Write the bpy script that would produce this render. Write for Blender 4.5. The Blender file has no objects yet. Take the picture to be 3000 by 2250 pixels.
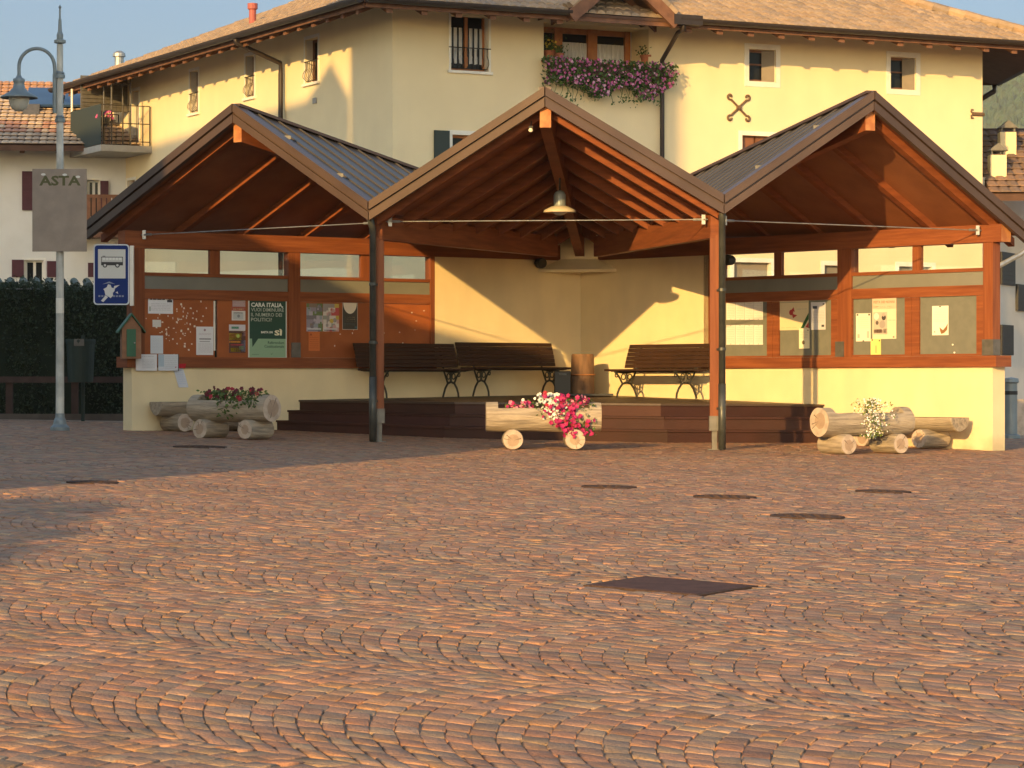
import bpy, math, random
import numpy as np
from mathutils import Vector, Matrix

# ------------------------------------------------------------------ camera, sky, sun, exposure
scene = bpy.context.scene
col = scene.collection
rad = math.radians
F = 8510.0            # focal length in units of a 3000 px wide frame
CAM_Z = 1.5
cam_d = bpy.data.cameras.new('camera')
cam = bpy.data.objects.new('camera', cam_d)
col.objects.link(cam)
cam_d.sensor_width = 36.0
cam_d.lens = 36.0 * F / 3000.0
cam_d.clip_start = 0.5
cam_d.clip_end = 6000.0
cam.location = (0, 0, CAM_Z)
cam.rotation_euler = (rad(90), 0, 0)
scene.camera = cam

SUN_AZ, SUN_EL = rad(22.0), rad(13.2)      # sunlight travels toward +Y, turned 22 deg to +X
world = bpy.data.worlds.new('World')
scene.world = world
world.use_nodes = True
wn, wl = world.node_tree.nodes, world.node_tree.links
sky = wn.new('ShaderNodeTexSky')
sky.sky_type = 'NISHITA'
sky.sun_disc = False
sky.sun_elevation = SUN_EL
sky.sun_rotation = rad(180) + SUN_AZ
sky.altitude = 700
sky.air_density = 1.0
sky.dust_density = 1.6
sky.ozone_density = 1.0
bg = wn['Background']
# the sky low opposite the sun is deeper and bluer than the glow around the sun
wtc = wn.new('ShaderNodeTexCoord'); wsep = wn.new('ShaderNodeSeparateXYZ')
wl.new(wtc.outputs['Generated'], wsep.inputs['Vector'])
def wrange(sock, a, b, c, d):
    r_ = wn.new('ShaderNodeMapRange'); r_.interpolation_type = 'SMOOTHSTEP'
    r_.inputs['From Min'].default_value, r_.inputs['From Max'].default_value = a, b
    r_.inputs['To Min'].default_value, r_.inputs['To Max'].default_value = c, d
    wl.new(sock, r_.inputs['Value']); return r_.outputs['Result']
low = wrange(wsep.outputs['Z'], 0.10, 0.45, 1.0, 0.0)
away = wrange(wsep.outputs['Y'], 0.0, 0.7, 0.0, 1.0)
wm = wn.new('ShaderNodeMath'); wm.operation = 'MULTIPLY'
wl.new(low, wm.inputs[0]); wl.new(away, wm.inputs[1])
wmx = wn.new('ShaderNodeMix'); wmx.data_type = 'RGBA'; wmx.blend_type = 'MULTIPLY'
wl.new(wm.outputs[0], wmx.inputs['Factor'])
wwb = wn.new('ShaderNodeMix'); wwb.data_type = 'RGBA'; wwb.blend_type = 'MULTIPLY'   # camera white balance, set for shade
wwb.inputs['Factor'].default_value = 1.0
wwb.inputs['B'].default_value = (1.04, 1.0, 0.91, 1)
wl.new(sky.outputs['Color'], wwb.inputs['A'])
wl.new(wwb.outputs['Result'], wmx.inputs['A'])
wmx.inputs['B'].default_value = (0.174, 0.228, 0.330, 1)
wl.new(wmx.outputs['Result'], bg.inputs['Color'])
bg.inputs['Strength'].default_value = 0.15

sun_d = bpy.data.lights.new('sun', 'SUN')
sun_d.energy = 3.0
sun_d.angle = rad(0.45)
sun_d.color = (1.0, 0.605, 0.20)
sun = bpy.data.objects.new('sun', sun_d)
col.objects.link(sun)
sdir = Vector((math.sin(SUN_AZ) * math.cos(SUN_EL), math.cos(SUN_AZ) * math.cos(SUN_EL), -math.sin(SUN_EL)))
sun.rotation_euler = sdir.to_track_quat('-Z', 'Y').to_euler()

vs = scene.view_settings
vs.view_transform = 'Standard'
vs.look = 'None'
vs.gamma = 1.0
vs.use_curve_mapping = False
vs.exposure = 1.25
scene.render.film_transparent = False
scene.cycles.max_bounces = 6
scene.cycles.diffuse_bounces = 4
scene.cycles.transparent_max_bounces = 16
scene.cycles.caustics_reflective = False
scene.cycles.caustics_refractive = False
scene.cycles.sample_clamp_indirect = 6.0

HAZE = 0.00010
rng = random.Random(11)
npr = np.random.default_rng(5)

# ------------------------------------------------------------------ object helpers
def tag(o, label=None, cat=None, group=None, kind=None):
    if label: o['label'] = label
    if cat: o['category'] = cat
    if group: o['group'] = group
    if kind: o['kind'] = kind
    return o

def thing(name, label, cat, loc=(0, 0, 0), rotz=0.0, group=None):
    o = bpy.data.objects.new(name, None)
    o.empty_display_size = 0.2
    col.objects.link(o)
    o.location = loc
    o.rotation_euler = (0, 0, rotz)
    return tag(o, label, cat, group)

def copy_tree(o, parent=None):
    c = o.copy()
    col.objects.link(c)
    if parent is not None: c.parent = parent
    for ch in list(o.children): copy_tree(ch, c)
    return c

def world_off(p):
    v = Vector((0, 0, 0))
    while p is not None:
        v = v + Vector(p.location)
        p = p.parent
    return v

class MB:
    """collects faces and links them as one mesh object"""
    def __init__(s): s.v = []; s.f = []; s.c = []
    def add(s, vs_, fs, cc=None):
        n = len(s.v)
        s.v += [tuple(p) for p in vs_]
        s.f += [tuple(i + n for i in f) for f in fs]
        s.c += [cc or (1, 1, 1)] * len(vs_)
        return s
    def hexa(s, p, cc=None):      # p: 8 points, bottom ring then top ring
        return s.add(p, [(3, 2, 1, 0), (4, 5, 6, 7), (0, 1, 5, 4), (1, 2, 6, 5), (2, 3, 7, 6), (3, 0, 4, 7)], cc)
    def box(s, x0, x1, y0, y1, z0, z1, cc=None):
        return s.hexa([(x0, y0, z0), (x1, y0, z0), (x1, y1, z0), (x0, y1, z0), (x0, y0, z1), (x1, y0, z1), (x1, y1, z1), (x0, y1, z1)], cc)
    def beam(s, p, q, w, h, up=(0, 0, 1), cc=None):   # centred bar from p to q
        p, q = Vector(p), Vector(q)
        d = (q - p).normalized()
        side = d.cross(Vector(up))
        if side.length < 1e-4: side = d.cross(Vector((1, 0, 0)))
        side.normalize()
        u = side.cross(d).normalized()
        a, b = side * w / 2, u * h / 2
        return s.hexa([p - a - b, p + a - b, q + a - b, q - a - b, p - a + b, p + a + b, q + a + b, q - a + b], cc)
    def hang(s, p, q, w, h, cc=None):   # bar whose TOP centre line runs p to q, sides vertical
        p, q = Vector(p), Vector(q)
        d = (q - p); d.z = 0; d.normalize()
        a = Vector((d.y, -d.x, 0)) * w / 2
        z = Vector((0, 0, h))
        return s.hexa([p - a - z, p + a - z, q + a - z, q - a - z, p - a, p + a, q + a, q - a], cc)
    def tube(s, pts, r, n=10, caps=True, cc=None):
        pts = [Vector(p) for p in pts]
        m = len(pts)
        rs = r if isinstance(r, (list, tuple)) else [r] * m
        vs_, fs = [], []
        ref = None
        for i, p in enumerate(pts):
            d = (pts[min(i + 1, m - 1)] - pts[max(i - 1, 0)]).normalized()
            if ref is None:
                ref = d.cross(Vector((0, 0, 1)))
                if ref.length < 1e-3: ref = d.cross(Vector((1, 0, 0)))
            ref = (ref - d * ref.dot(d)).normalized()
            o = d.cross(ref)
            for k in range(n):
                t = 2 * math.pi * k / n
                vs_.append(p + (ref * math.cos(t) + o * math.sin(t)) * rs[i])
        for i in range(m - 1):
            for k in range(n):
                k2 = (k + 1) % n
                fs.append((i * n + k, i * n + k2, (i + 1) * n + k2, (i + 1) * n + k))
        if caps:
            fs.append(tuple(range(n))[::-1]); fs.append(tuple(range((m - 1) * n, m * n)))
        return s.add(vs_, fs, cc)
    def lathe(s, prof, c=(0, 0, 0), n=24, cc=None):    # prof: (r, z) pairs, closed at r=0 ends
        vs_, fs = [], []
        for (r, z) in prof:
            for k in range(n):
                t = 2 * math.pi * k / n
                vs_.append((c[0] + r * math.cos(t), c[1] + r * math.sin(t), c[2] + z))
        for i in range(len(prof) - 1):
            for k in range(n):
                k2 = (k + 1) % n
                fs.append((i * n + k, i * n + k2, (i + 1) * n + k2, (i + 1) * n + k))
        return s.add(vs_, fs, cc)
    def quad(s, a, b, c, d, cc=None): return s.add([a, b, c, d], [(0, 1, 2, 3)], cc)
    def poly(s, pts, cc=None): return s.add(pts, [tuple(range(len(pts)))], cc)
    def build(s, name, m, parent=None, local=False, smooth=False, colattr=False, bevel=0.0, recalc=False):
        off = Vector((0, 0, 0)) if (local or parent is None) else world_off(parent)
        me = bpy.data.meshes.new(name)
        me.from_pydata([(p[0] - off.x, p[1] - off.y, p[2] - off.z) for p in s.v], [], s.f)
        if colattr:
            at = me.attributes.new('tint', 'FLOAT_COLOR', 'POINT')
            arr = np.ones((len(s.v), 4), dtype=np.float32)
            arr[:, :3] = np.array(s.c, dtype=np.float32)
            at.data.foreach_set('color', arr.ravel())
        me.materials.append(m)
        if smooth: me.polygons.foreach_set('use_smooth', [True] * len(me.polygons))
        o = bpy.data.objects.new(name, me)
        col.objects.link(o)
        if parent is not None: o.parent = parent
        if bevel > 0:
            b = o.modifiers.new('edge', 'BEVEL'); b.width = bevel; b.segments = 1; b.limit_method = 'ANGLE'; b.angle_limit = rad(40)
        return o

# ------------------------------------------------------------------ materials
def mat(name, c1, c2=None, scale=3.0, rough=0.8, bump=0.0, bscale=None, metal=0.0, detail=4.0, stretch=(1, 1, 1),
        tint=None, spec=0.4, c3=None, scale3=0.6, w3=0.5, stretch3=None, fac=(0.35, 0.65)):
    m = bpy.data.materials.new(name)
    m.use_nodes = True
    n, l = m.node_tree.nodes, m.node_tree.links
    p = n['Principled BSDF']
    p.inputs['Roughness'].default_value = rough
    p.inputs['Metallic'].default_value = metal
    p.inputs['Specular IOR Level'].default_value = spec
    p.inputs['Base Color'].default_value = (*c1, 1)
    tc = n.new('ShaderNodeTexCoord')
    mp = n.new('ShaderNodeMapping')
    mp.inputs['Scale'].default_value = stretch
    l.new(tc.outputs['Object'], mp.inputs['Vector'])
    out = None
    if c2 is not None:
        no = n.new('ShaderNodeTexNoise')
        no.inputs['Scale'].default_value = scale
        no.inputs['Detail'].default_value = detail
        l.new(mp.outputs['Vector'], no.inputs['Vector'])
        mr = n.new('ShaderNodeMapRange')
        mr.inputs['From Min'].default_value, mr.inputs['From Max'].default_value = fac
        l.new(no.outputs['Fac'], mr.inputs['Value'])
        mx = n.new('ShaderNodeMix'); mx.data_type = 'RGBA'
        mx.inputs['A'].default_value = (*c1, 1); mx.inputs['B'].default_value = (*c2, 1)
        l.new(mr.outputs['Result'], mx.inputs['Factor'])
        out = mx.outputs['Result']
    if c3 is not None:
        no = n.new('ShaderNodeTexNoise')
        no.inputs['Scale'].default_value = scale3
        no.inputs['Detail'].default_value = 5
        if stretch3:
            mp3 = n.new('ShaderNodeMapping'); mp3.inputs['Scale'].default_value = stretch3
            l.new(tc.outputs['Object'], mp3.inputs['Vector']); l.new(mp3.outputs['Vector'], no.inputs['Vector'])
        else:
            l.new(tc.outputs['Object'], no.inputs['Vector'])
        mr = n.new('ShaderNodeMapRange')
        mr.inputs['From Min'].default_value, mr.inputs['From Max'].default_value = 0.45, 0.75
        mr.inputs['To Max'].default_value = w3
        l.new(no.outputs['Fac'], mr.inputs['Value'])
        mx = n.new('ShaderNodeMix'); mx.data_type = 'RGBA'
        mx.inputs['A'].default_value = (*c1, 1); mx.inputs['B'].default_value = (*c3, 1)
        if out is not None: l.new(out, mx.inputs['A'])
        l.new(mr.outputs['Result'], mx.inputs['Factor'])
        out = mx.outputs['Result']
    if tint:
        at = n.new('ShaderNodeAttribute'); at.attribute_name = tint
        mx = n.new('ShaderNodeMix'); mx.data_type = 'RGBA'; mx.blend_type = 'MULTIPLY'
        mx.inputs['Factor'].default_value = 1.0
        mx.inputs['A'].default_value = (*c1, 1)
        if out is not None: l.new(out, mx.inputs['A'])
        l.new(at.outputs['Color'], mx.inputs['B'])
        out = mx.outputs['Result']
    if out is not None: l.new(out, p.inputs['Base Color'])
    if bump > 0:
        nb = n.new('ShaderNodeTexNoise')
        nb.inputs['Scale'].default_value = bscale or scale * 6
        nb.inputs['Detail'].default_value = 6
        l.new(mp.outputs['Vector'], nb.inputs['Vector'])
        bu = n.new('ShaderNodeBump')
        bu.inputs['Strength'].default_value = bump
        bu.inputs['Distance'].default_value = 0.02
        l.new(nb.outputs['Fac'], bu.inputs['Height'])
        l.new(bu.outputs['Normal'], p.inputs['Normal'])
    return m

def glass_mat(name, tintc=(0.95, 0.97, 0.96), reflect=0.07, opaque=None):
    m = bpy.data.materials.new(name)
    m.use_nodes = True
    n, l = m.node_tree.nodes, m.node_tree.links
    n.remove(n['Principled BSDF'])
    out = n['Material Output']
    tr = n.new('ShaderNodeBsdfTransparent'); tr.inputs['Color'].default_value = (*tintc, 1)
    gl = n.new('ShaderNodeBsdfGlossy'); gl.inputs['Roughness'].default_value = 0.02
    mx = n.new('ShaderNodeMixShader')
    mx.inputs['Fac'].default_value = reflect
    l.new(tr.outputs['BSDF'], mx.inputs[1]); l.new(gl.outputs['BSDF'], mx.inputs[2])
    l.new(mx.outputs['Shader'], out.inputs['Surface'])
    return m

M = {}
M['cream'] = mat('cream_plaster', (0.77, 0.645, 0.40), (0.80, 0.675, 0.42), 1.4, 0.9, 0.12, 60, c3=(0.68, 0.56, 0.36), scale3=0.7, w3=0.3, stretch3=(2.2, 2.2, .3))
M['cream_pav'] = mat('cream_plaster_pavilion', (0.80, 0.665, 0.41), (0.75, 0.62, 0.38), 2.2, 0.9, 0.15, 70, c3=(0.62, 0.52, 0.34), scale3=1.2, w3=0.4, stretch3=(2, 2, .5))
M['white_pl'] = mat('white_plaster', (0.72, 0.70, 0.64), (0.66, 0.64, 0.58), 1.5, 0.9, 0.12, 50)
M['trim'] = mat('white_window_trim', (0.80, 0.77, 0.68), (0.74, 0.71, 0.62), 5, 0.8)
M['wood'] = mat('stained_larch', (0.27, 0.088, 0.032), (0.20, 0.060, 0.023), 2.6, 0.6, 0.15, 12, stretch=(.7, .7, 11), c3=(0.11, 0.032, 0.014), scale3=1.6, w3=0.55, stretch3=(.6, .6, 9), spec=0.25)
M['wood_v'] = mat('stained_larch_upright', (0.27, 0.088, 0.032), (0.20, 0.060, 0.023), 2.6, 0.6, 0.15, 12, stretch=(9, 9, .5), c3=(0.11, 0.032, 0.014), scale3=1.6, w3=0.5, stretch3=(9, 9, .5), spec=0.25)
M['wood_dk'] = mat('stained_roof_timber', (0.26, 0.080, 0.028), (0.19, 0.056, 0.021), 2.5, 0.65, 0.15, 14, stretch=(1, 1, 7), c3=(0.11, 0.033, 0.014), scale3=1.3, w3=0.4, spec=0.25)
M['endgrain'] = mat('weathered_beam_end', (0.50, 0.22, 0.08), (0.36, 0.13, 0.045), 9, 0.7)
M['board'] = mat('pin_board_plywood', (0.36, 0.105, 0.028), (0.29, 0.080, 0.020), 3, 0.6, 0.1, 30)
M['felt'] = mat('grey_green_felt', (0.175, 0.178, 0.145), (0.155, 0.158, 0.13), 8, 0.95)
M['band'] = mat('grey_band_panel', (0.20, 0.20, 0.17), (0.17, 0.17, 0.145), 2, 0.8)
M['sheet'] = mat('roof_sheet_metal', (0.072, 0.066, 0.066), (0.056, 0.051, 0.051), 1.2, 0.5, 0.03, 5, metal=0.15)
M['flash'] = mat('brown_flashing', (0.088, 0.056, 0.043), (0.068, 0.043, 0.034), 1.5, 0.45, 0.02, 5, metal=0.15)
M['steel'] = mat('galvanised_steel', (0.42, 0.43, 0.42), (0.30, 0.31, 0.30), 12, 0.45, metal=0.7)
M['pipe'] = mat('dark_downpipe', (0.045, 0.050, 0.046), (0.075, 0.078, 0.07), 6, 0.4, metal=0.3)
M['shoe'] = mat('grey_post_shoe', (0.17, 0.16, 0.145), (0.13, 0.125, 0.11), 10, 0.55, metal=0.5)
M['deck'] = mat('brown_decking', (0.068, 0.031, 0.023), (0.050, 0.023, 0.018), 2, 0.7, 0.2, 30, tint='tint', c3=(0.06, 0.035, 0.026), scale3=2.0, w3=0.5, spec=0.15)
M['decktop'] = mat('sheen_deck_top', (0.072, 0.046, 0.032), (0.055, 0.034, 0.025), 2, 0.5, 0.2, 30, tint='tint', c3=(0.06, 0.040, 0.03), scale3=2.0, w3=0.5, spec=0.4)  # grazing sheen on the deck top put into a greyer, lighter colour and more gloss
M['bench'] = mat('dark_bench_slats', (0.050, 0.024, 0.014), (0.036, 0.018, 0.011), 4, 0.65, 0.1, 40, spec=0.2)
M['iron'] = mat('cast_iron', (0.045, 0.045, 0.038), (0.07, 0.062, 0.045), 14, 0.5, 0.1, 50, metal=0.4)
M['log'] = mat('bleached_log', (0.43, 0.355, 0.26), (0.33, 0.275, 0.205), 5, 0.9, 0.8, 12, stretch=(.8, 5, 5), c3=(0.14, 0.115, 0.085), scale3=5, w3=0.75, stretch3=(.5, 5, 5))
M['log_foot'] = mat('bleached_log_foot', (0.43, 0.355, 0.26), (0.33, 0.275, 0.205), 5, 0.9, 0.8, 12, stretch=(5, .8, 5), c3=(0.14, 0.115, 0.085), scale3=5, w3=0.75, stretch3=(5, .5, 5))
M['heart'] = mat('log_heartwood', (0.40, 0.29, 0.20), (0.33, 0.235, 0.165), 9, 0.9, 0.3, 30)
M['crack'] = mat('drying_crack', (0.10, 0.075, 0.055), rough=0.95)
M['logcut'] = mat('sawn_log_end', (0.54, 0.43, 0.33), (0.44, 0.35, 0.27), 9, 0.9, 0.4, 30, c3=(0.30, 0.23, 0.17), scale3=9, w3=0.5)
M['stump'] = mat('carved_stump', (0.30, 0.165, 0.085), (0.17, 0.10, 0.06), 5, 0.8, 0.8, 14, stretch=(2, 2, 0.5))
M['soil'] = mat('potting_soil', (0.035, 0.025, 0.018), (0.06, 0.04, 0.03), 30, 0.95, 0.4, 60)
M['leaf'] = mat('leaf', (0.075, 0.125, 0.035), rough=0.6, tint='tint')
M['petal'] = mat('petal', (0.9, 0.9, 0.9), rough=0.6, tint='tint')
M['hedge'] = mat('hedge_leaf', (0.032, 0.047, 0.022), rough=0.7, tint='tint')
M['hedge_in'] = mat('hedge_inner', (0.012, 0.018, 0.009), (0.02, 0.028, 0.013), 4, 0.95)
M['fence'] = mat('brown_fence_wood', (0.085, 0.048, 0.035), (0.06, 0.035, 0.027), 5, 0.8, 0.2, 30)
M['bin'] = mat('dark_green_bin', (0.028, 0.045, 0.035), (0.022, 0.036, 0.028), 6, 0.6)
M['tile'] = mat('roof_tile', (1, 1, 1), (0.82, 0.80, 0.76), 7, 0.85, 0.2, 30, tint='tint')
M['gutter'] = mat('brown_gutter', (0.040, 0.030, 0.026), (0.032, 0.024, 0.021), 4, 0.5, metal=0.2)
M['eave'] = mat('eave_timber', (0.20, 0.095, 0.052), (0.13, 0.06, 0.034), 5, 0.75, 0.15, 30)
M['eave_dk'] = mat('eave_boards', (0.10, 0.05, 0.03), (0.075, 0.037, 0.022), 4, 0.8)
M['winwood'] = mat('window_wood', (0.42, 0.17, 0.055), (0.33, 0.12, 0.04), 6, 0.55)
M['curtain'] = mat('lace_curtain', (0.62, 0.62, 0.60), (0.40, 0.40, 0.40), 16, 0.95, stretch=(6, 6, 0.3))
M['interior'] = mat('dark_interior', (0.02, 0.018, 0.016), rough=0.9)
M['pane'] = mat('window_glass', (0.014, 0.015, 0.017), rough=0.1, spec=0.15)
M['blind'] = mat('beige_blind', (0.25, 0.215, 0.17), (0.22, 0.19, 0.15), 5, 0.85)
M['glass'] = glass_mat('clear_pane')
M['railing'] = mat('black_wrought_iron', (0.03, 0.026, 0.022), rough=0.5, metal=0.4)
M['anchor'] = mat('rusty_wrought_iron', (0.17, 0.105, 0.06), (0.10, 0.06, 0.035), 14, 0.7)
M['shutter_g'] = mat('dark_green_shutter', (0.030, 0.042, 0.036), rough=0.6)
M['shutter_m'] = mat('maroon_shutter', (0.085, 0.020, 0.028), (0.07, 0.016, 0.022), 6, 0.6)
M['shutter_b'] = mat('brown_shutter', (0.24, 0.10, 0.045), (0.17, 0.07, 0.03), 6, 0.6)
M['pole'] = mat('worn_galvanised_pole', (0.64, 0.63, 0.56), (0.46, 0.46, 0.42), 8, 0.75, metal=0.0, stretch=(1, 1, 0.4), c3=(0.20, 0.21, 0.19), scale3=3.5, w3=0.7)
M['lampgrey'] = mat('grey_lamp_metal', (0.25, 0.29, 0.30), (0.20, 0.235, 0.245), 4, 0.5, metal=0.3)
M['opal'] = mat('opal_glass', (0.55, 0.54, 0.47), rough=0.25)
M['enamel'] = mat('cream_enamel', (0.58, 0.51, 0.38), rough=0.35)
M['banner'] = mat('weathered_plywood_sign', (0.36, 0.29, 0.23), (0.29, 0.235, 0.19), 4, 0.85, 0.1, 30, c3=(0.24, 0.20, 0.16), scale3=3, w3=0.5)
M['paper'] = mat('paper', (1, 1, 1), rough=0.85, tint='tint')
M['red_clay'] = mat('terracotta', (0.42, 0.15, 0.075), (0.35, 0.12, 0.06), 8, 0.85)
M['flue'] = mat('red_flue_pipe', (0.36, 0.10, 0.08), rough=0.6)
M['solar'] = mat('solar_panel', (0.02, 0.05, 0.12), (0.03, 0.07, 0.15), 2, 0.3)
M['concrete'] = mat('grey_concrete', (0.36, 0.35, 0.32), (0.30, 0.29, 0.27), 4, 0.9, 0.1, 40)
M['kerb'] = mat('dark_kerb_stone', (0.13, 0.105, 0.085), (0.10, 0.08, 0.065), 5, 0.9, 0.2, 30)
M['stonew'] = mat('church_stone', (0.45, 0.41, 0.34), (0.36, 0.33, 0.28), 2, 0.9, 0.2, 12)
M['cover'] = mat('porphyry_cover', (0.105, 0.060, 0.052), (0.080, 0.047, 0.042), 9, 0.95, 0.25, 60, spec=0.1)
M['cover_b'] = mat('cast_iron_cover', (0.095, 0.055, 0.038), (0.06, 0.038, 0.028), 25, 0.85, 0.3, 60, spec=0.15)
M['greenwood'] = mat('green_painted_wood', (0.030, 0.120, 0.060), (0.024, 0.095, 0.048), 6, 0.6)
M['hut'] = mat('hut_wood', (0.27, 0.13, 0.065), (0.21, 0.10, 0.05), 8, 0.7)
M['bark'] = mat('bark', (0.12, 0.085, 0.06), (0.08, 0.055, 0.04), 8, 0.9, 0.4, 25)
M['black'] = mat('black_plastic', (0.02, 0.02, 0.02), rough=0.5)
M['hill'] = mat('wooded_slope', (0.030, 0.048, 0.026), (0.045, 0.065, 0.032), 0.05, 0.95)
M['forest'] = mat('forest_crown', (0.045, 0.070, 0.032), rough=0.9, tint='tint')

# ------------------------------------------------------------------ frames and ground
def S(v): return v * 3000.0 / 2212.0

def at(px, py, d):
    return Vector(((px - 1500) / F * d, d, CAM_Z + (1125 - py) / F * d))

def ground(x, y):
    yy = min(y, 47.0)
    xx = max(-9.0, min(9.0, x))
    return CAM_Z - 1.5 + 0.0167 * yy - 0.0185 * xx * min(1.0, max(yy, 0.0) / 12.0)

class Frame:
    """a vertical wall plane: a along the wall, b out of it (towards the viewer), z up"""
    def __init__(s, o, d):
        l = math.hypot(*d); s.o = o; s.d = (d[0] / l, d[1] / l); s.n = (s.d[1], -s.d[0])
        if s.n[1] > 0: s.n = (-s.n[0], -s.n[1])
    def p(s, a, b, z): return Vector((s.o[0] + a * s.d[0] + b * s.n[0], s.o[1] + a * s.d[1] + b * s.n[1], z))
    def px(s, x, y=1125, b=0.0):
        ox, oy = s.o[0] + b * s.n[0], s.o[1] + b * s.n[1]
        p = (x - 1500) / F
        a = (p * oy - ox) / (s.d[0] - p * s.d[1])
        return a, CAM_Z + (1125 - y) / F * (oy + a * s.d[1])
    def box(s, mb, a0, a1, b0, b1, z0, z1, cc=None):
        P = s.p
        mb.hexa([P(a0, b0, z0), P(a1, b0, z0), P(a1, b1, z0), P(a0, b1, z0), P(a0, b0, z1), P(a1, b0, z1), P(a1, b1, z1), P(a0, b1, z1)], cc)
        return mb

def wall_holes(mb, fr, a0, a1, z0, z1, holes, depth=0.22, b=0.0):
    """front skin of a wall with recessed openings (reveals included)"""
    As = sorted({a0, a1, *[h[0] for h in holes], *[h[1] for h in holes]})
    Zs = sorted({z0, z1, *[h[2] for h in holes], *[h[3] for h in holes]})
    for i in range(len(As) - 1):
        for j in range(len(Zs) - 1):
            ca, cz = (As[i] + As[i + 1]) / 2, (Zs[j] + Zs[j + 1]) / 2
            if any(h[0] < ca < h[1] and h[2] < cz < h[3] for h in holes): continue
            mb.quad(fr.p(As[i], b, Zs[j]), fr.p(As[i + 1], b, Zs[j]), fr.p(As[i + 1], b, Zs[j + 1]), fr.p(As[i], b, Zs[j + 1]))
    for h in holes:
        dp = h[4] if len(h) > 4 else depth
        A, B, C_, D = h[0], h[1], h[2], h[3]
        for (p, q) in (((A, C_), (B, C_)), ((B, C_), (B, D)), ((B, D), (A, D)), ((A, D), (A, C_))):
            mb.quad(fr.p(p[0], b, p[1]), fr.p(q[0], b, q[1]), fr.p(q[0], b - dp, q[1]), fr.p(p[0], b - dp, p[1]))

def text_shape(txt, size, bold=0.0):
    """vertices and faces of flat lettering, origin at left baseline"""
    cu = bpy.data.curves.new('t', 'FONT')
    cu.body = txt; cu.size = size; cu.offset = bold; cu.resolution_u = 2
    o = bpy.data.objects.new('t', cu)
    col.objects.link(o)
    me = o.to_mesh()
    v = [tuple(p.co) for p in me.vertices]; f = [tuple(p.vertices) for p in me.polygons]
    o.to_mesh_clear()
    bpy.data.objects.remove(o); bpy.data.curves.remove(cu)
    return v, f

def add_text(mb, fr, txt, a, z, size, b, cc, width=None, bold=0.0, align='l'):
    v, f = text_shape(txt, size, bold)
    if not v: return
    xs = [p[0] for p in v]
    w = max(xs) - min(xs)
    k = (width / w) if width else 1.0
    dx = {'l': 0, 'r': -w * k, 'c': -w * k / 2}[align]
    mb.add([fr.p(a + dx + (p[0] - min(xs)) * k, b, z + p[1]) for p in v], f, cc)

C = (1.12, 47.3)
FL = Frame((-5.72, 42.5), (6.84, 4.8))
LL = math.hypot(6.84, 4.8)
FR = Frame(C, (5.66, -6.4))
LR = math.hypot(5.66, 6.4)
FH = Frame((-2.47, 60.0), (0.8872, 0.4613))
FHL = Frame((-2.47, 60.0), (-0.4472, 0.8944))
Z = lambda u: CAM_Z + u

def add_splash_dirt(m, z_lo, z_hi, dirt):
    """irregular rain-splash stains low on a plaster wall"""
    n, l = m.node_tree.nodes, m.node_tree.links
    p = n['Principled BSDF']
    src = p.inputs['Base Color'].links[0].from_socket
    ge = n.new('ShaderNodeNewGeometry'); sp = n.new('ShaderNodeSeparateXYZ')
    l.new(ge.outputs['Position'], sp.inputs['Vector'])
    mr = n.new('ShaderNodeMapRange'); mr.inputs['From Min'].default_value, mr.inputs['From Max'].default_value = z_lo, z_hi
    mr.inputs['To Min'].default_value, mr.inputs['To Max'].default_value = 0.72, 0.0
    l.new(sp.outputs['Z'], mr.inputs['Value'])
    no = n.new('ShaderNodeTexNoise'); no.inputs['Scale'].default_value = 2.6; no.inputs['Detail'].default_value = 7
    l.new(ge.outputs['Position'], no.inputs['Vector'])
    ad = n.new('ShaderNodeMath'); ad.operation = 'ADD'; l.new(mr.outputs['Result'], ad.inputs[0]); l.new(no.outputs['Fac'], ad.inputs[1])
    st = n.new('ShaderNodeMapRange'); st.inputs['From Min'].default_value, st.inputs['From Max'].default_value = 0.85, 1.15
    st.inputs['To Max'].default_value = 0.6
    l.new(ad.outputs[0], st.inputs['Value'])
    mx = n.new('ShaderNodeMix'); mx.data_type = 'RGBA'
    l.new(st.outputs['Result'], mx.inputs['Factor']); l.new(src, mx.inputs['A']); mx.inputs['B'].default_value = (*dirt, 1)
    l.new(mx.outputs['Result'], p.inputs['Base Color'])
add_splash_dirt(M['cream_pav'], 0.45, 1.15, (0.40, 0.33, 0.19))

# ------------------------------------------------------------------ paved square (real setts laid in arches)
def ground_np(x, y):
    yy = np.minimum(y, 47.0)
    xx = np.clip(x, -9.0, 9.0)
    return CAM_Z - 1.5 + 0.0167 * yy - 0.0185 * xx * np.minimum(1.0, np.maximum(yy, 0) / 12.0)

def make_ground():
    # one sheet to the horizon: sand joint bed under the setts and plain ground beyond
    xs = np.unique(np.concatenate([np.array([-3000, -1200, -500, -200, -90, -40, -20]), np.linspace(-12, 12, 25), np.array([20, 40, 90, 200, 500, 1200, 3000])]))
    ys = np.unique(np.concatenate([np.array([-3000, -1000, -300, -100, -40, -15]), np.linspace(-5, 50, 56), np.array([60, 80, 120, 200, 400, 1000, 2000, 3000])]))
    mb = MB()
    nx = len(xs)
    vs_ = [(x, y, ground(x, y) - 0.0065) for y in ys for x in xs]
    fs = [(j * nx + i, j * nx + i + 1, (j + 1) * nx + i + 1, (j + 1) * nx + i) for j in range(len(ys) - 1) for i in range(nx - 1)]
    mb.add(vs_, fs)
    m = mat('sandy_joint_bed', (0.42, 0.30, 0.20), (0.30, 0.21, 0.14), 14, 0.95, 0.4, 90, c3=(0.24, 0.17, 0.12), scale3=1.5, w3=0.6)
    return tag(mb.build('ground', m), kind='structure')
make_ground()

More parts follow.
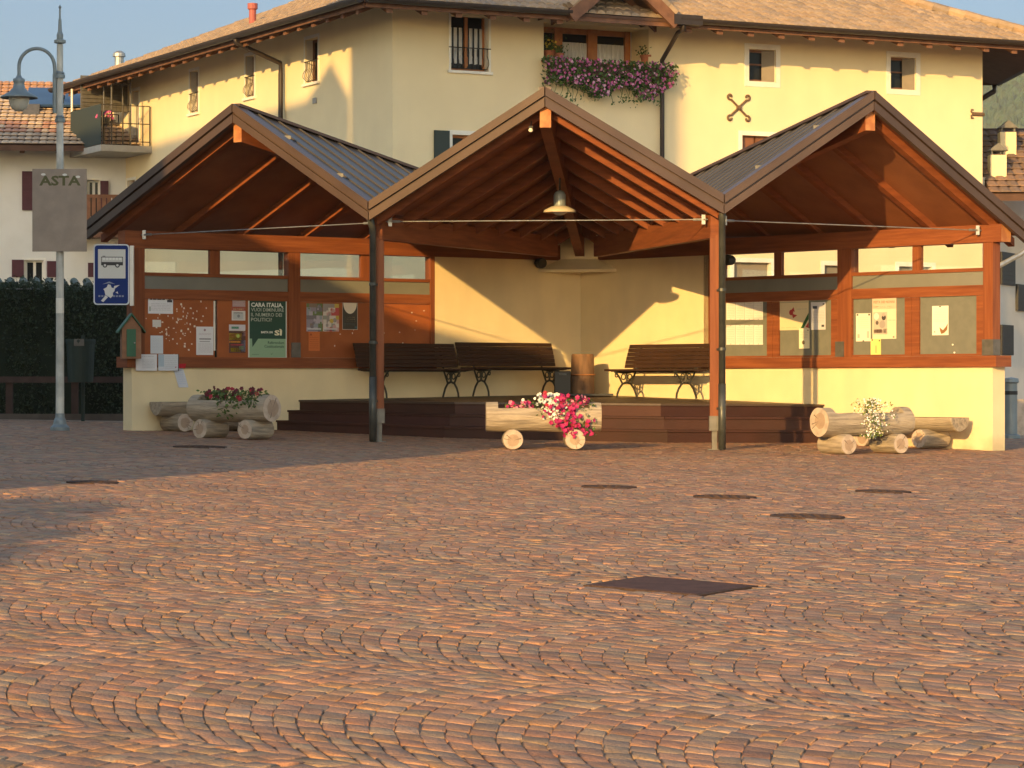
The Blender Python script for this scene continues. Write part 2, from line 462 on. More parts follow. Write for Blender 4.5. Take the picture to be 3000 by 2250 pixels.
def make_setts():
    ex, ey = math.cos(rad(-37)), math.sin(rad(-37))
    nx_, ny_ = math.sin(rad(8)), math.cos(rad(8))      # the arches span across the view, their courses run on to the right
    SP, R, ROW, HALF = 2.75, 2.2, 0.122, 1.375
    phm = math.asin(HALF / R)
    n_st = 19
    quads, cols, scl = [], [], []
    base_cols = np.array([[0.225, 0.140, 0.100], [0.205, 0.140, 0.110], [0.255, 0.160, 0.092], [0.195, 0.165, 0.122], [0.170, 0.145, 0.125], [0.235, 0.130, 0.088], [0.215, 0.155, 0.115], [0.30, 0.195, 0.105]])
    wts = np.array([0.22, 0.18, 0.13, 0.15, 0.12, 0.10, 0.08, 0.02])
    i0, i1 = -4, 17
    all_c = []
    for i in range(i0, i1):
        vc = 10.25 + i * SP   # centre of the strip along the normal
        js = np.arange(-190, 120)
        ks = np.arange(n_st)
        J, K = np.meshgrid(js, ks, indexing='ij')
        J = J.ravel(); K = K.ravel()
        off = npr.random(len(js)) - 0.5
        O = np.repeat(off, n_st)
        edges = lambda kk: np.clip((kk + O * 0.9) / n_st * 2 * phm - phm, -phm, phm)
        p0, p1 = edges(K), edges(K + 1)
        p0[K == 0] = -phm; p1[K == n_st - 1] = phm
        mid = (p0 + p1) / 2
        uc = J * ROW + ROW / 2 + R - R * np.cos(mid)
        vm = R * np.sin(mid)
        X = uc * ex + (vc + vm) * nx_; Y = uc * ey + (vc + vm) * ny_
        keep = (Y > 8.3) & (Y < 46.5) & (np.abs(X) < 0.19 * Y + 1.6) & (p1 - p0 > 0.02)
        J, p0, p1 = J[keep], p0[keep], p1[keep]
        if len(J) == 0: continue
        n_ = len(J)
        g = lambda: np.abs(npr.normal(0.0018, 0.0020, n_)) + 0.0004
        a0, a1 = p0 + g() / R, p1 - g() / R
        U0, U1 = J * ROW + g(), (J + 1) * ROW - g()
        cor = []
        for (uu, pp) in ((U0, a0), (U1, a0), (U1, a1), (U0, a1)):
            u = uu + R - R * np.cos(pp) + npr.normal(0, 0.0048, len(J))
            v = vc + R * np.sin(pp) + npr.normal(0, 0.0048, len(J))
            cor.append(np.stack([u * ex + v * nx_, u * ey + v * ny_], 1))
        all_c.append(np.stack(cor, 1))
    Q = np.concatenate(all_c, 0)                # N,4,2
    cen = Q.mean(1)
    # leave out what lies under the deck, the walls, and the flush covers
    dC = np.hypot(cen[:, 0] - C[0], cen[:, 1] - C[1])
    k = dC > 4.9
    for (cx, cy, r) in COVERS: k &= np.hypot(cen[:, 0] - cx, cen[:, 1] - cy) > r + 0.085
    sx, sy = cen[:, 0] - SQ[0], cen[:, 1] - SQ[1]
    det = SE1[0] * SE2[1] - SE1[1] * SE2[0]
    su, sv = (sx * SE2[1] - sy * SE2[0]) / det, (sy * SE1[0] - sx * SE1[1]) / det
    k &= (np.abs(su) > SQ[2] + 0.085) | (np.abs(sv) > SQ[2] + 0.085)
    Q, cen = Q[k], cen[k]
    # behind the walls there is no paving in view
    wl_ = (cen[:, 0] + 5.72) * FL.n[0] + (cen[:, 1] - 42.5) * FL.n[1]
    wr_ = (cen[:, 0] - C[0]) * FR.n[0] + (cen[:, 1] - C[1]) * FR.n[1]
    k = ~((wl_ < 0) & (cen[:, 0] > -5.6) & (cen[:, 0] < 1.1)) & ~((wr_ < 0) & (cen[:, 0] > 1.1) & (cen[:, 0] < 6.7))
    Q, cen = Q[k], cen[k]
    N = len(Q)
    # order the corners counter-clockwise seen from above
    e1, e2 = Q[:, 1] - Q[:, 0], Q[:, 3] - Q[:, 0]
    cr = e1[:, 0] * e2[:, 1] - e1[:, 1] * e2[:, 0]
    fl = cr < 0
    Q[fl] = Q[fl][:, ::-1]
    h = npr.normal(0.0036, 0.0019, N) * np.clip(20.0 / cen[:, 1], 0.45, 1.0)
    tilt = npr.normal(0, 0.0017, (N, 4)) * np.clip(20.0 / cen[:, 1], 0.45, 1.0)[:, None]
    gz = ground_np(Q[:, :, 0], Q[:, :, 1])
    inset = Q + (cen[:, None, :] - Q) * 0.11
    V = np.zeros((N, 12, 3), np.float32)
    V[:, 0:4, :2] = Q; V[:, 0:4, 2] = gz - 0.03
    V[:, 4:8, :2] = Q; V[:, 4:8, 2] = gz + h[:, None] + tilt - 0.0040
    V[:, 8:12, :2] = inset; V[:, 8:12, 2] = gz + h[:, None] + tilt
    tmpl = [[8, 9, 10, 11]]
    for a in range(4):
        b = (a + 1) % 4
        tmpl.append([4 + a, 4 + b, 8 + b, 8 + a]); tmpl.append([a, b, 4 + b, 4 + a])
    Fq = (np.arange(N)[:, None, None] * 12 + np.array(tmpl)[None]).reshape(-1, 4)
    me = bpy.data.meshes.new('paving')
    me.vertices.add(N * 12); me.vertices.foreach_set('co', V.ravel())
    me.loops.add(len(Fq) * 4); me.loops.foreach_set('vertex_index', Fq.ravel().astype(np.int32))
    me.polygons.add(len(Fq)); me.polygons.foreach_set('loop_start', np.arange(0, len(Fq) * 4, 4, dtype=np.int32))
    me.polygons.foreach_set('loop_total', np.full(len(Fq), 4, np.int32))
    me.update()
    ci = npr.choice(len(base_cols), N, p=wts / wts.sum())
    cc = (base_cols[ci] * 0.68 + (base_cols * (wts / wts.sum())[:, None]).sum(0) * 0.32) * np.array([1.64, 1.36, 1.10]) * npr.normal(1.0, 0.125, (N, 1)).clip(0.62, 1.5)
    A = np.ones((N, 12, 4), np.float32); A[:, :, :3] = cc[:, None, :]
    att = me.attributes.new('tint', 'FLOAT_COLOR', 'POINT')
    att.data.foreach_set('color', A.ravel())
    m = mat('porphyry_setts', (1.12, 1.12, 1.12), (0.80, 0.80, 0.82), 9, 0.8, 0.6, 45, tint='tint', c3=(0.66, 0.68, 0.70), scale3=0.35, w3=0.45, spec=0.35)
    me.materials.append(m)
    o = bpy.data.objects.new('paving', me)
    col.objects.link(o)
    tag(o, kind='structure')
    print('setts', N)

# flush covers: centre, radius
def gpt(px, py):
    X_, U_ = (px - 1500) / F, (1125 - py) / F
    d = 1.5 / (0.0167 - 0.0185 * X_ - U_)
    return X_ * d, d
cov_px = [(1600 + 340 * .5425, 1380 + 86 * .5425, 160 * .5425), (1600 + 965 * .5425, 1380 + 140 * .5425, 182 * .5425),
          (1600 + 1820 * .5425, 1380 + 111 * .5425, 160 * .5425), (1600 + 1410 * .5425, 1380 + 246 * .5425, 215 * .5425),
          (S(432), S(965.5), S(62)), (S(200), S(1042), S(60))]
COVERS = []
for (cx, cy, r) in cov_px:
    x, y = gpt(cx, cy)
    COVERS.append((x, y, r / F * y * 0.94))
corn = [gpt(1718, 1718), gpt(1890, 1690), gpt(2220, 1720), gpt(2040, 1745)]
SQ = (sum(c[0] for c in corn) / 4, sum(c[1] for c in corn) / 4, 0.385, math.atan2(corn[2][1] - corn[1][1], corn[2][0] - corn[1][0]))
SE1 = [((corn[2][i] - corn[1][i]) + (corn[3][i] - corn[0][i])) / 4 / 0.385 * 0.95 for i in (0, 1)]
SE2 = [((corn[1][i] - corn[0][i]) + (corn[2][i] - corn[3][i])) / 4 / 0.385 * 0.95 for i in (0, 1)]
make_setts()

cov_lab = ['round grate cover in the paving nearest the central planter', 'thin round manhole cover in front of the right post',
           'round cover furthest right, before the right planter', 'reddish round cover between the square slab and the right planter',
           'shaded round cover in front of the left planter', 'round cover on the shadow edge at far left']
for q, (x, y, r) in enumerate(COVERS):
    mb = MB(); z0 = ground(x, y)
    sl = Vector((-0.0185, 0.0167))
    n = 40
    def ring(rr, dz): return [(x + rr * math.cos(t), y + rr * math.sin(t), ground(x + rr * math.cos(t), y + rr * math.sin(t)) + dz) for t in [2 * math.pi * i / n for i in range(n)]]
    rings = [ring(r, -0.03), ring(r, 0.008), ring(r - 0.03, 0.008), ring(r - 0.035, 0.002), ring(r - 0.06, 0.002), ring(r - 0.065, 0.008)]
    vs_ = [p for rg in rings for p in rg]
    fs = [(a * n + i, a * n + (i + 1) % n, (a + 1) * n + (i + 1) % n, (a + 1) * n + i) for a in range(len(rings) - 1) for i in range(n)]
    fs.append(tuple(range((len(rings) - 1) * n, len(rings) * n)))
    mb.add(vs_, fs)
    # raised studs across the plate
    g = 0.085
    k = int(r / g)
    for i in range(-k, k + 1):
        for j in range(-k, k + 1):
            if math.hypot(i * g, j * g) > r - 0.11: continue
            sx, sy = x + i * g, y + j * g
            mb.box(sx - .024, sx + .024, sy - .024, sy + .024, ground(sx, sy) + 0.006, ground(sx, sy) + 0.0115)
    tag(mb.build('manhole_cover', M['cover_b']), cov_lab[q], 'manhole cover', 'round covers set in the paving')
mb = MB(); c_, s_ = math.cos(SQ[3]), math.sin(SQ[3])
def sq(u, v, dz):
    x, y = SQ[0] + u * SE1[0] + v * SE2[0], SQ[1] + u * SE1[1] + v * SE2[1]
    return (x, y, ground(x, y) + dz)
h = SQ[2]
mb.hexa([sq(-h, -h, -.03), sq(h, -h, -.03), sq(h, h, -.03), sq(-h, h, -.03), sq(-h, -h, .009), sq(h, -h, .009), sq(h, h, .009), sq(-h, h, .009)])
o = tag(mb.build('square_cover', M['cover']), 'large square dark stone slab cover in the foreground paving', 'manhole cover')
mb = MB()
for (u0, u1, v0, v1) in ((-h - .03, h + .03, -h - .03, -h - .004), (-h - .03, h + .03, h + .004, h + .03), (-h - .03, -h - .004, -h - .003, h + .003), (h + .004, h + .03, -h - .003, h + .003)):
    mb.hexa([sq(u0, v0, -.03), sq(u1, v0, -.03), sq(u1, v1, -.03), sq(u0, v1, -.03), sq(u0, v0, .0075), sq(u1, v0, .0075), sq(u1, v1, .0075), sq(u0, v1, .0075)])
mb.build('steel_frame', M['cover_b'], o)

# ------------------------------------------------------------------ pavilion
pav = thing('pavilion', 'open pavilion with three folded metal gables, timber posts and cream walls', 'pavilion', (C[0], C[1], ground(*C)))
def pt(az, r, u):
    return Vector((C[0] + r * math.sin(rad(az)), C[1] - r * math.cos(rad(az)), CAM_Z + u))
K = Vector((C[0], C[1], Z(2.52)))
A1 = at(688, 309, 40.7); A0 = at(1597, 260, 38.6); A2 = at(2556, 271, 39.3)
V1 = at(1083, 594, 39.55); V2 = at(2119, 574, 38.95)
EL = at(258, 654, 43.0); ER = at(3006, 664, 41.0)
KL = FL.p(LL + 0.1, -0.42, Z(2.42)); KR = FR.p(-0.1, -0.42, Z(2.42))
slopes = [([EL, A1, K, KL], 'l'), ([A1, V1, K], 'r'), ([V1, A0, K], 'l'), ([A0, V2, K], 'r'), ([V2, A2, K], 'l'), ([A2, ER, KR, K], 'r')]
dz = lambda p, d: Vector((p[0], p[1], p[2] + d))

def slab(mb, poly, z0, z1):
    n = len(poly)
    mb.add([dz(p, z0) for p in poly] + [dz(p, z1) for p in poly],
           [tuple(range(n))[::-1], tuple(range(n, 2 * n))] + [(i, (i + 1) % n, n + (i + 1) % n, n + i) for i in range(n)])
roof = MB(); soff = MB()
for poly, sd in slopes:
    slab(roof, poly, -0.06, -0.004)
    slab(soff, poly, -0.125, -0.064)
roof_o = roof.build('roof', M['sheet'], pav)
soff_m = mat('soffit_boards', (0.27, 0.100, 0.042), (0.21, 0.076, 0.033), 2.5, 0.6, 0.1, 30)
soff.build('soffit', soff_m, roof_o)
# standing seams run down each slope, parallel to the gable edge
seam = MB()
def lerp(a, b, t): return a + (b - a) * t
edges = [(EL, A1, KL, K), (V1, A1, K, K), (V1, A0, K, K), (V2, A0, K, K), (V2, A2, K, K), (ER, A2, KR, K)]
for (lo, hi, lo2, hi2) in edges:
    L = (hi2 - hi).length
    nn = int(L / 0.42)
    for i in range(1, nn):
        t = i / nn
        p, q = lerp(lo, lo2, t), lerp(hi, hi2, t)
        if (p - q).length > 0.3: seam.beam(dz(p, 0.012), dz(q, 0.012), 0.014, 0.022)
seam.build('standing_seam', M['sheet'], roof_o)
ridge = MB()
for A in (A1, A0, A2):
    ridge.beam(dz(A, 0.012) - (A - K).normalized() * 0.02, dz(K, 0.012), 0.16, 0.04)
ridge.build('ridge_cap', M['flash'], roof_o)
sn = MB()
for (lo, hi) in ((V1, A1), (V2, A2)):
    for t in (0.32, 0.72):
        p = dz(lerp(hi, lo, t), 0.02) + (K - lerp(hi, lo, t)).normalized() * 0.22
        sn.beam(p - Vector((0.06, 0, 0)), p + Vector((0.06, 0, 0)), 0.03, 0.05)
sn.build('snow_guard', M['shoe'], roof_o)
# flashing along the gable edges in two steps
fas, fas2 = MB(), MB()
for (lo, hi) in ((EL, A1), (V1, A1), (V1, A0), (V2, A0), (V2, A2), (ER, A2)):
    mid = (lo + hi) / 2; out = (mid - K); out.z = 0; out.normalize()
    def strip(mb, b0, b1, z0, z1):
        p, q = lo + out * b0, hi + out * b0
        p2, q2 = lo + out * b1, hi + out * b1
        mb.hexa([dz(p, z0), dz(q, z0), dz(q2, z0), dz(p2, z0), dz(p, z1), dz(q, z1), dz(q2, z1), dz(p2, z1)])
    strip(fas, -0.16, 0.055, -0.002, 0.022)
    strip(fas, 0.002, 0.058, -0.095, -0.003)
    strip(fas2, -0.03, 0.045, -0.240, -0.128)
    strip(fas2, -0.03, 0.010, -0.1279, -0.096)
fas.build('edge_flashing', M['flash'], roof_o)
fas2.build('barge_board', M['flash'], roof_o)
# rafters
raf_n = {0: 7, 1: 7, 2: 9, 3: 9, 4: 7, 5: 7}
for e, (lo, hi, lo2, hi2) in enumerate(edges):
    nn = raf_n[e]
    for i in range(nn):
        t = 0.035 + i * (0.105 if e in (2, 3) else 0.125)
        p, q = lerp(lo, lo2, t), lerp(hi, hi2, t)
        if e in (0, 5):     # eave rafters reach just past the wall beam
            p = lerp(p, q, -0.02)
        mb = MB(); mb.hang(dz(p, -0.128), dz(q, -0.128), *((0.09, 0.16) if e in (2, 3) else (0.12, 0.115)))
        mb.build('rafter', M['wood_dk'], roof_o)
for A in (A1, A0, A2):
    mb = MB()
    d = (A - K); d.z = 0; d.normalize()
    tip = A + (K - A).normalized() * 0.06
    mb.hang(dz(tip, -0.14), dz(K if A is A0 else lerp(A, K, .90), -0.14), 0.15, 0.36)
    ob = mb.build('ridge_beam', M['wood_dk'], roof_o)
    mb = MB()
    nrm = Vector((d.x, d.y, 0)); sd = Vector((d.y, -d.x, 0)) * 0.075
    c0 = tip + nrm * 0.004
    mb.quad(dz(c0 - sd, -0.50), dz(c0 + sd, -0.50), dz(c0 + sd, -0.14), dz(c0 - sd, -0.14))
    mb.build('beam_end', M['endgrain'], ob)
# posts in front with their valley beams, downpipes and shoes
P1 = (-1.825, 40.0); P2 = (2.745, 39.4)
for (P, V, pd) in ((P1, V1, (-1.908, 39.84)), (P2, V2, (2.838, 39.24))):
    g = ground(*P)
    post = MB(); post.box(P[0] - .062, P[0] + .062, P[1] - .06, P[1] + .06, g + 0.34, Z(2.02))
    po = post.build('post', M['wood_v'], pav)
    mb = MB()
    mb.box(P[0] - .073, P[0] + .073, P[1] - .072, P[1] + .072, g + 0.26, g + 0.46)
    mb.box(P[0] - .035, P[0] + .035, P[1] - .035, P[1] + .035, g - 0.02, g + 0.26)
    mb.box(P[0] - .09, P[0] + .09, P[1] - .09, P[1] + .09, g - 0.01, g + 0.014)
    mb.build('post_shoe', M['shoe'], po)
    mb = MB()
    d = Vector((P[0] - C[0], P[1] - C[1], 0)).normalized()
    p = Vector((P[0], P[1], Z(2.30))) + d * 0.06
    mb.hang(p, Vector((C[0], C[1], Z(2.34))) + d * 1.22, 0.14, 0.32)
    vb = mb.build('valley_beam', M['wood'], pav)
    mb = MB(); g2 = ground(*pd)
    mb.tube([(pd[0], pd[1], g2 + 0.01), (pd[0], pd[1], V.z - 0.36), (V.x, V.y + .12, V.z - 0.2)], 0.046, 12)
    mb.tube([(pd[0], pd[1], g2 + 0.02), (pd[0], pd[1], g2 + 0.9)], 0.052, 12)
    pp = mb.build('downpipe', M['pipe'], pav, smooth=True)
    mb = MB()
    for zz in (0.55, 1.35, 2.15):
        mb = MB()
        mb.tube([(pd[0], pd[1], g2 + zz), (pd[0], pd[1], g2 + zz + 0.04)], 0.055, 12)
        mb.beam((pd[0], pd[1], g2 + zz + .015), (P[0], P[1], g2 + zz + .015), .02, .03)
        mb.build('pipe_bracket', M['pipe'], pp)
# side walls
def side(fr, L, a_open, inner, posts, mull, boards, mid_a, label, flip, a_start, z_sill_bot, wall_thick=0.28):
    pass

ZB0, ZB1 = Z(2.0), Z(2.25)
SB = Z(0.24); ST = Z(0.40)
TH = 0.27
def low_wall(fr, a0, a1):
    mb = MB()
    P = fr.p
    pts = []
    n = 8
    for b in (0.0, -TH):
        for i in range(n + 1):
            a = a0 + (a1 - a0) * i / n
            q = P(a, b, 0)
            pts.append((q.x, q.y, min(ground(q.x, q.y) - 0.05, ground(q.x, q.y)) ))
        for i in range(n + 1):
            a = a0 + (a1 - a0) * i / n
            pts.append(tuple(P(a, b, SB)))
    m = n + 1
    fs = []
    for i in range(n):
        fs.append((i, i + 1, m + i + 1, m + i))
        fs.append((2 * m + i + 1, 2 * m + i, 3 * m + i, 3 * m + i + 1))
        fs.append((m + i, m + i + 1, 3 * m + i + 1, 3 * m + i))
    fs.append((0, m, 3 * m, 2 * m)); fs.append((n, 2 * m + n, 3 * m + n, m + n))
    mb.add(pts, fs)
    return mb
xl = lambda x: FL.px(x)[0]
xr = lambda x: FR.px(x)[0]
aL0 = xl(386); aL1 = xl(1274)          # left wing: timber front from the corner to the plaster wall
aR0 = FR.px(2075)[0]; aR1 = FR.px(2908)[0]
low_wall(FL, aL0, aL1).build('low_wall', M['cream_pav'], pav)
low_wall(FR, aR0, aR1).build('low_wall', M['cream_pav'], pav)
# full-height plaster walls meeting in the corner
for fr, a0, a1 in ((FL, aL1, LL), (FR, 0.0, aR0)):
    mb = MB()
    fr.box(mb, a0, a1, -TH, 0.0 if fr is FL else 0.0, Z(-1.0), Z(2.3))
    mb.build('plaster_wall', M['cream_pav'], pav)
# corner capital: block with a flared skirt carrying the beams
mb = MB()
bl = 0.42; sk = 0.86
def cp(aL, aR, z):     # point at aL out along the left wall and aR out along the right wall
    return Vector((C[0] - FL.d[0] * aL + FR.d[0] * aR, C[1] - FL.d[1] * aL + FR.d[1] * aR, z))
e = 0.012
prof = [(bl, Z(2.45)), (bl, Z(2.02)), (sk, Z(1.845)), (sk, Z(1.80))]
vs_ = []
for (w, z) in prof:
    vs_ += [cp(w, e, z), cp(w * 0.5, w * 0.5, z), cp(e, w, z)]
fs = []
for i in range(3):
    for k in range(2): fs.append((i * 3 + k, i * 3 + k + 1, (i + 1) * 3 + k + 1, (i + 1) * 3 + k))
vs_ += [cp(e, e, Z(1.80))]
fs.append((9, 10, 11, 12))
mb.add(vs_, fs)
mb.build('corner_capital', M['cream_pav'], pav)
# left wing timber front
def timber(fr, a_lo, a_hi, posts, mulls, tall, panels, board_key, a_beam0, a_beam1, end_a, frame_list):
    mb = MB(); fr.box(mb, a_lo - 0.10, a_hi + 0.10 if fr is FR else a_hi, -TH - 0.02, 0.05, SB + 0.002, ST)
    mb.build('sill_beam', M['wood'], pav)
    mb = MB(); fr.box(mb, a_beam0, a_beam1, -0.20, 0.012, ZB0, ZB1)
    bo = mb.build('wall_beam', M['wood'], pav)
    for (x0, x1) in posts:
        mb = MB(); fr.box(mb, fr.px(x0)[0], fr.px(x1)[0], -0.16, 0.0, ST + 0.002, ZB0 - 0.002)
        mb.build('wall_post', M['wood_v'], pav)
    for (x0, x1) in mulls:
        mb = MB(); fr.box(mb, fr.px(x0)[0], fr.px(x1)[0], -0.10, -0.035, Z(1.645), ZB0 - 0.002)
        mb.build('mullion', M['wood_v'], pav)
# left
postsL = [(386, 424), (846, 880), (1262, 1274)]
mullL = [(619, 648), (1062, 1092)]
timber(FL, aL0, aL1, postsL, mullL, None, None, None, aL0 - 0.12, LL - 0.4, None, None)
postsR = [(2062, 2110), (2453, 2494), (2880, 2909)]
mullR = [(2263, 2284), (2668, 2692)]
timber(FR, aR0, aR1, postsR, mullR, None, None, None, 0.4, aR1 + 0.16, None, None)
def rail(fr, spans):
    for (x0, x1) in spans:
        a0, a1 = fr.px(x0)[0], fr.px(x1)[0]
        mb = MB(); fr.box(mb, a0 + .002, a1 - .002, -0.10, -0.012, Z(1.595), Z(1.645)); mb.build('transom', M['wood'], pav)
        mb = MB(); fr.box(mb, a0 + .002, a1 - .002, -0.06, -0.030, Z(1.402), Z(1.595)); mb.build('grey_panel', M['band'], pav)
        mb = MB(); fr.box(mb, a0 + .002, a1 - .002, -0.075, -0.004, Z(1.255), Z(1.402)); mb.build('head_rail', M['wood'], pav)
        mb = MB(); fr.box(mb, a0 + .002, a1 - .002, -0.070, -0.066, Z(1.645), ZB0 - .002); mb.build('glass_pane', M['glass'], pav)
rail(FL, [(424, 846), (880, 1262)])
rail(FR, [(2110, 2453), (2494, 2880)])
# left pin boards (bare plywood)
for (x0, x1) in ((424, 632), (640, 846), (880, 1262)):
    a0, a1 = FL.px(x0)[0], FL.px(x1)[0]
    mb = MB(); FL.box(mb, a0 + .002, a1 - .002, -0.06, -0.030, ST + .002, Z(1.253))
    mb.build('pin_board', M['board'], pav)
a = FL.px(630)[0]
mb = MB(); FL.box(mb, a - .012, a + .012, -0.029, -0.012, Z(0.50), Z(1.24)); mb.build('board_strip', M['trim'], pav)
# right pin boards (felt in timber frames)
for (x0, x1, i0, i1) in ((2110, 2263, 2110, 2246), (2263, 2453, 2281, 2434), (2494, 2670, 2496, 2650), (2670, 2880, 2692, 2860)):
    a0, a1, b0, b1 = [FR.px(v)[0] for v in (x0, x1, i0, i1)]
    mb = MB(); FR.box(mb, a0 + .002, a1 - .002, -0.06, -0.035, ST + .002, Z(1.253))
    bo = mb.build('pin_board', M['felt'], pav)
    mb = MB()
    FR.box(mb, a0 + .003, b0, -0.034, -0.004, ST + .003, Z(1.252))
    FR.box(mb, b1, a1 - .003, -0.034, -0.004, ST + .003, Z(1.252))
    FR.box(mb, b0 + .001, b1 - .001, -0.034, -0.006, ST + .003, Z(0.43))
    mb.build('board_frame', M['wood'], bo)
# grey metal shoes at the foot of the wall posts
for fr, x0, x1 in ((FL, 853, 880), (FR, 2448, 2473), (FR, 2878, 2910)):
    a0, a1 = fr.px(x0)[0], fr.px(x1)[0]
    z0, z1 = (Z(0.405), Z(0.63))
    mb = MB(); fr.box(mb, a0, a1 + (0.006 if x1 == 2910 else 0), -0.15, 0.012, z0, z1)
    mb.build('post_bracket', M['shoe'], pav)
# end-grain of the right wall beam
mb = MB(); a = aR1 + 0.165
mb.quad(FR.p(a, -.20, ZB0), FR.p(a, .012, ZB0), FR.p(a, .012, ZB1), FR.p(a, -.20, ZB1)); mb.build('beam_end', M['endgrain'], pav)
# tie rods across the three openings, with end fittings
def rod(p, q):
    mb = MB(); mb.tube([p, q], 0.0075, 8)
    r = mb.build('tie_rod', M['steel'], pav)
    mb = MB()
    d = (q - p).normalized()
    for e_, s in ((p, 1), (q, -1)):
        mb = MB()
        mb.tube([e_ + d * s * 0.02, e_ + d * s * 0.20], 0.018, 8)
        mb.beam(e_ + d * s * 0.06 + Vector((0, 0, -.065)), e_ + d * s * 0.06 + Vector((0, 0, .065)), 0.05, 0.03, up=(0, 1, 0))
        mb.build('rod_fitting', M['steel'], r)
rod(Vector((P1[0] + .09, P1[1] - .02, Z(2.235))), Vector((P2[0] - .09, P2[1] - .02, Z(2.23))))
rod(FL.p(aL0 + 0.14, 0.03, Z(2.19)), Vector((P1[0] - .06, P1[1], Z(2.22))))
rod(Vector((P2[0] + .09, P2[1], Z(2.22))), FR.p(aR1 - 0.18, 0.03, Z(2.17)))
# paper scraps left by old notices
mb = MB()
for k in range(125):
    x, y = 520 + rng.gauss(0, 38), 930 + rng.gauss(0, 42)
    if k > 90: x, y = rng.uniform(898, 1240), rng.choice([rng.gauss(870, 3), rng.gauss(960, 40)])
    a, z = FL.px(x, y, -0.029)
    if z > Z(1.24) or z < Z(0.42) or not (xl(428) < a < xl(1258)) or xl(836) < a < xl(890): continue
    w, h = rng.uniform(.010, .032), rng.uniform(.012, .036)
    mb.quad(FL.p(a, -.0285, z), FL.p(a + w, -.0285, z + rng.uniform(-.006, .006)), FL.p(a + w * .8, -.0285, z + h), FL.p(a - .003, -.0285, z + h * .8), (0.74, 0.64, 0.52))
o = mb.build('staple_remnant', M['paper'], pav, colattr=True); o['kind'] = 'stuff'

# ------------------------------------------------------------------ stage deck with three steps, in front of the corner
deck = thing('stage_deck', 'brown timber stage with three faceted steps under the central gable', 'stage', (C[0], C[1] - 3, ground(C[0], C[1] - 3)))
AZ = (-54.9, -21.5, 11.2, 41.5)
def deck_u(x, y): return -0.165 - 0.021 * math.hypot(x - C[0], y - C[1]) - 0.008 * (x - 1.1)
def dpt(az, r, k):    # point on the deck at level k (0 top, 1, 2 lower treads)
    x, y = C[0] + r * math.sin(rad(az)), C[1] - r * math.cos(rad(az))
    top = Z(deck_u(x, y)); g = ground(x, y)
    return Vector((x, y, top - (top - g) * k / 3.0))
def tone(): 
    t = rng.uniform(0.75, 1.25); return (t, t * rng.uniform(.94, 1.04), t * rng.uniform(.92, 1.05))
for k, R_ in enumerate((5.32, 5.52, 5.72)):
    mb = MB()
    for s_ in range(3):
        a0, a1 = AZ[s_], AZ[s_ + 1]
        r_in = 0.25 if k == 0 else R_ - 0.28
        nb = int((R_ - r_in) / 0.145) + 1
        for b in range(nb):
            ro, ri = R_ - b * 0.145, max(R_ - (b + 1) * 0.145 + 0.005, 0.2)
            if b == 0: ro = R_ + 0.025
            p, q, r2, s2 = dpt(a0, ro, k), dpt(a1, ro, k), dpt(a1, ri, k), dpt(a0, ri, k)
            ins = 0.004
            p, q = lerp(p, q, ins / 3), lerp(q, p, ins / 3); s2, r2 = lerp(s2, r2, ins / 3), lerp(r2, s2, ins / 3)
            mb.hexa([dz(p, -.028), dz(q, -.028), dz(r2, -.028), dz(s2, -.028), p, q, r2, s2], tone())
    o = mb.build('decking' if k == 0 else 'tread', M['decktop' if k == 0 else 'deck'], deck, colattr=True)
    mb = MB()
    for s_ in range(3):
        a0, a1 = AZ[s_], AZ[s_ + 1]
        p, q = dpt(a0, R_, k), dpt(a1, R_, k)
        pb, qb = dpt(a0, R_, k + 1), dpt(a1, R_, k + 1)
        out = Vector((math.sin(rad((a0 + a1) / 2)), -math.cos(rad((a0 + a1) / 2)), 0)) * 0.03
        mb.hexa([pb - out, qb - out, qb, pb, dz(p, -.03) - out, dz(q, -.03) - out, dz(q, -.03), dz(p, -.03)], tone())
    mb.build('riser', M['deck'], deck, colattr=True)

# ------------------------------------------------------------------ main house behind the pavilion
FLEN, LLEN = 15.0, 18.2
GZ = ground(0, 60) - 0.2
EZ = Z(7.70)                       # wall head
house = thing('house', 'large cream house with tiled hip roof behind the pavilion', 'house', (FH.o[0], FH.o[1], GZ))
def rectF(fr, x0, x1, y0, y1):     # opening from picture edges
    a0, z1 = fr.px(x0, y0); a1, z0 = fr.px(x1, y1)
    if a0 > a1: a0, a1 = a1, a0
    am = (x0 + x1) / 2
    z1 = fr.px(am, y0)[1]; z0 = fr.px(am, y1)[1]
    return [a0, a1, z0, z1]
w1 = rectF(FH, 1321, 1431, 24, 208)
lo = rectF(FH, 1593, 1900, 60, 184); lo[3] = EZ - 0.02; lo = lo + [0.75]
wA = rectF(FH, 2194, 2272, 145, 239)
wB = rectF(FH, 2609, 2683, 168, 262)
wC = rectF(FH, 1325, 1420, 396, 560)
wD = rectF(FH, 2174, 2264, 398, 560)
g1 = rectF(FH, 2150, 2258, 769, 860); g2 = rectF(FH, 2415, 2495, 778, 860); g3 = rectF(FH, 2633, 2730, 781, 870)
mb = MB()
wall_holes(mb, FH, 0, FLEN, GZ - 0.5, EZ, [w1, lo, wA, wB, wC, wD, g1, g2, g3], 0.24)
lA = rectF(FHL, 557, 581, 186, 331); lB = rectF(FHL, 720, 745, 150, 285); lC = rectF(FHL, 895, 932, 78, 242); lD = rectF(FHL, 374, 396, 528, 576)
a_bal0, a_bal1 = 14.75, 17.25
ld = [15.75, 16.25, Z(6.02), Z(7.5)]
for q in (lA, lB, lC): q[3] = min(q[3], EZ - 0.1)
wall_holes(mb, FHL, 0, LLEN, GZ - 0.5, EZ, [lA, lB, lC, lD, ld], 0.24)
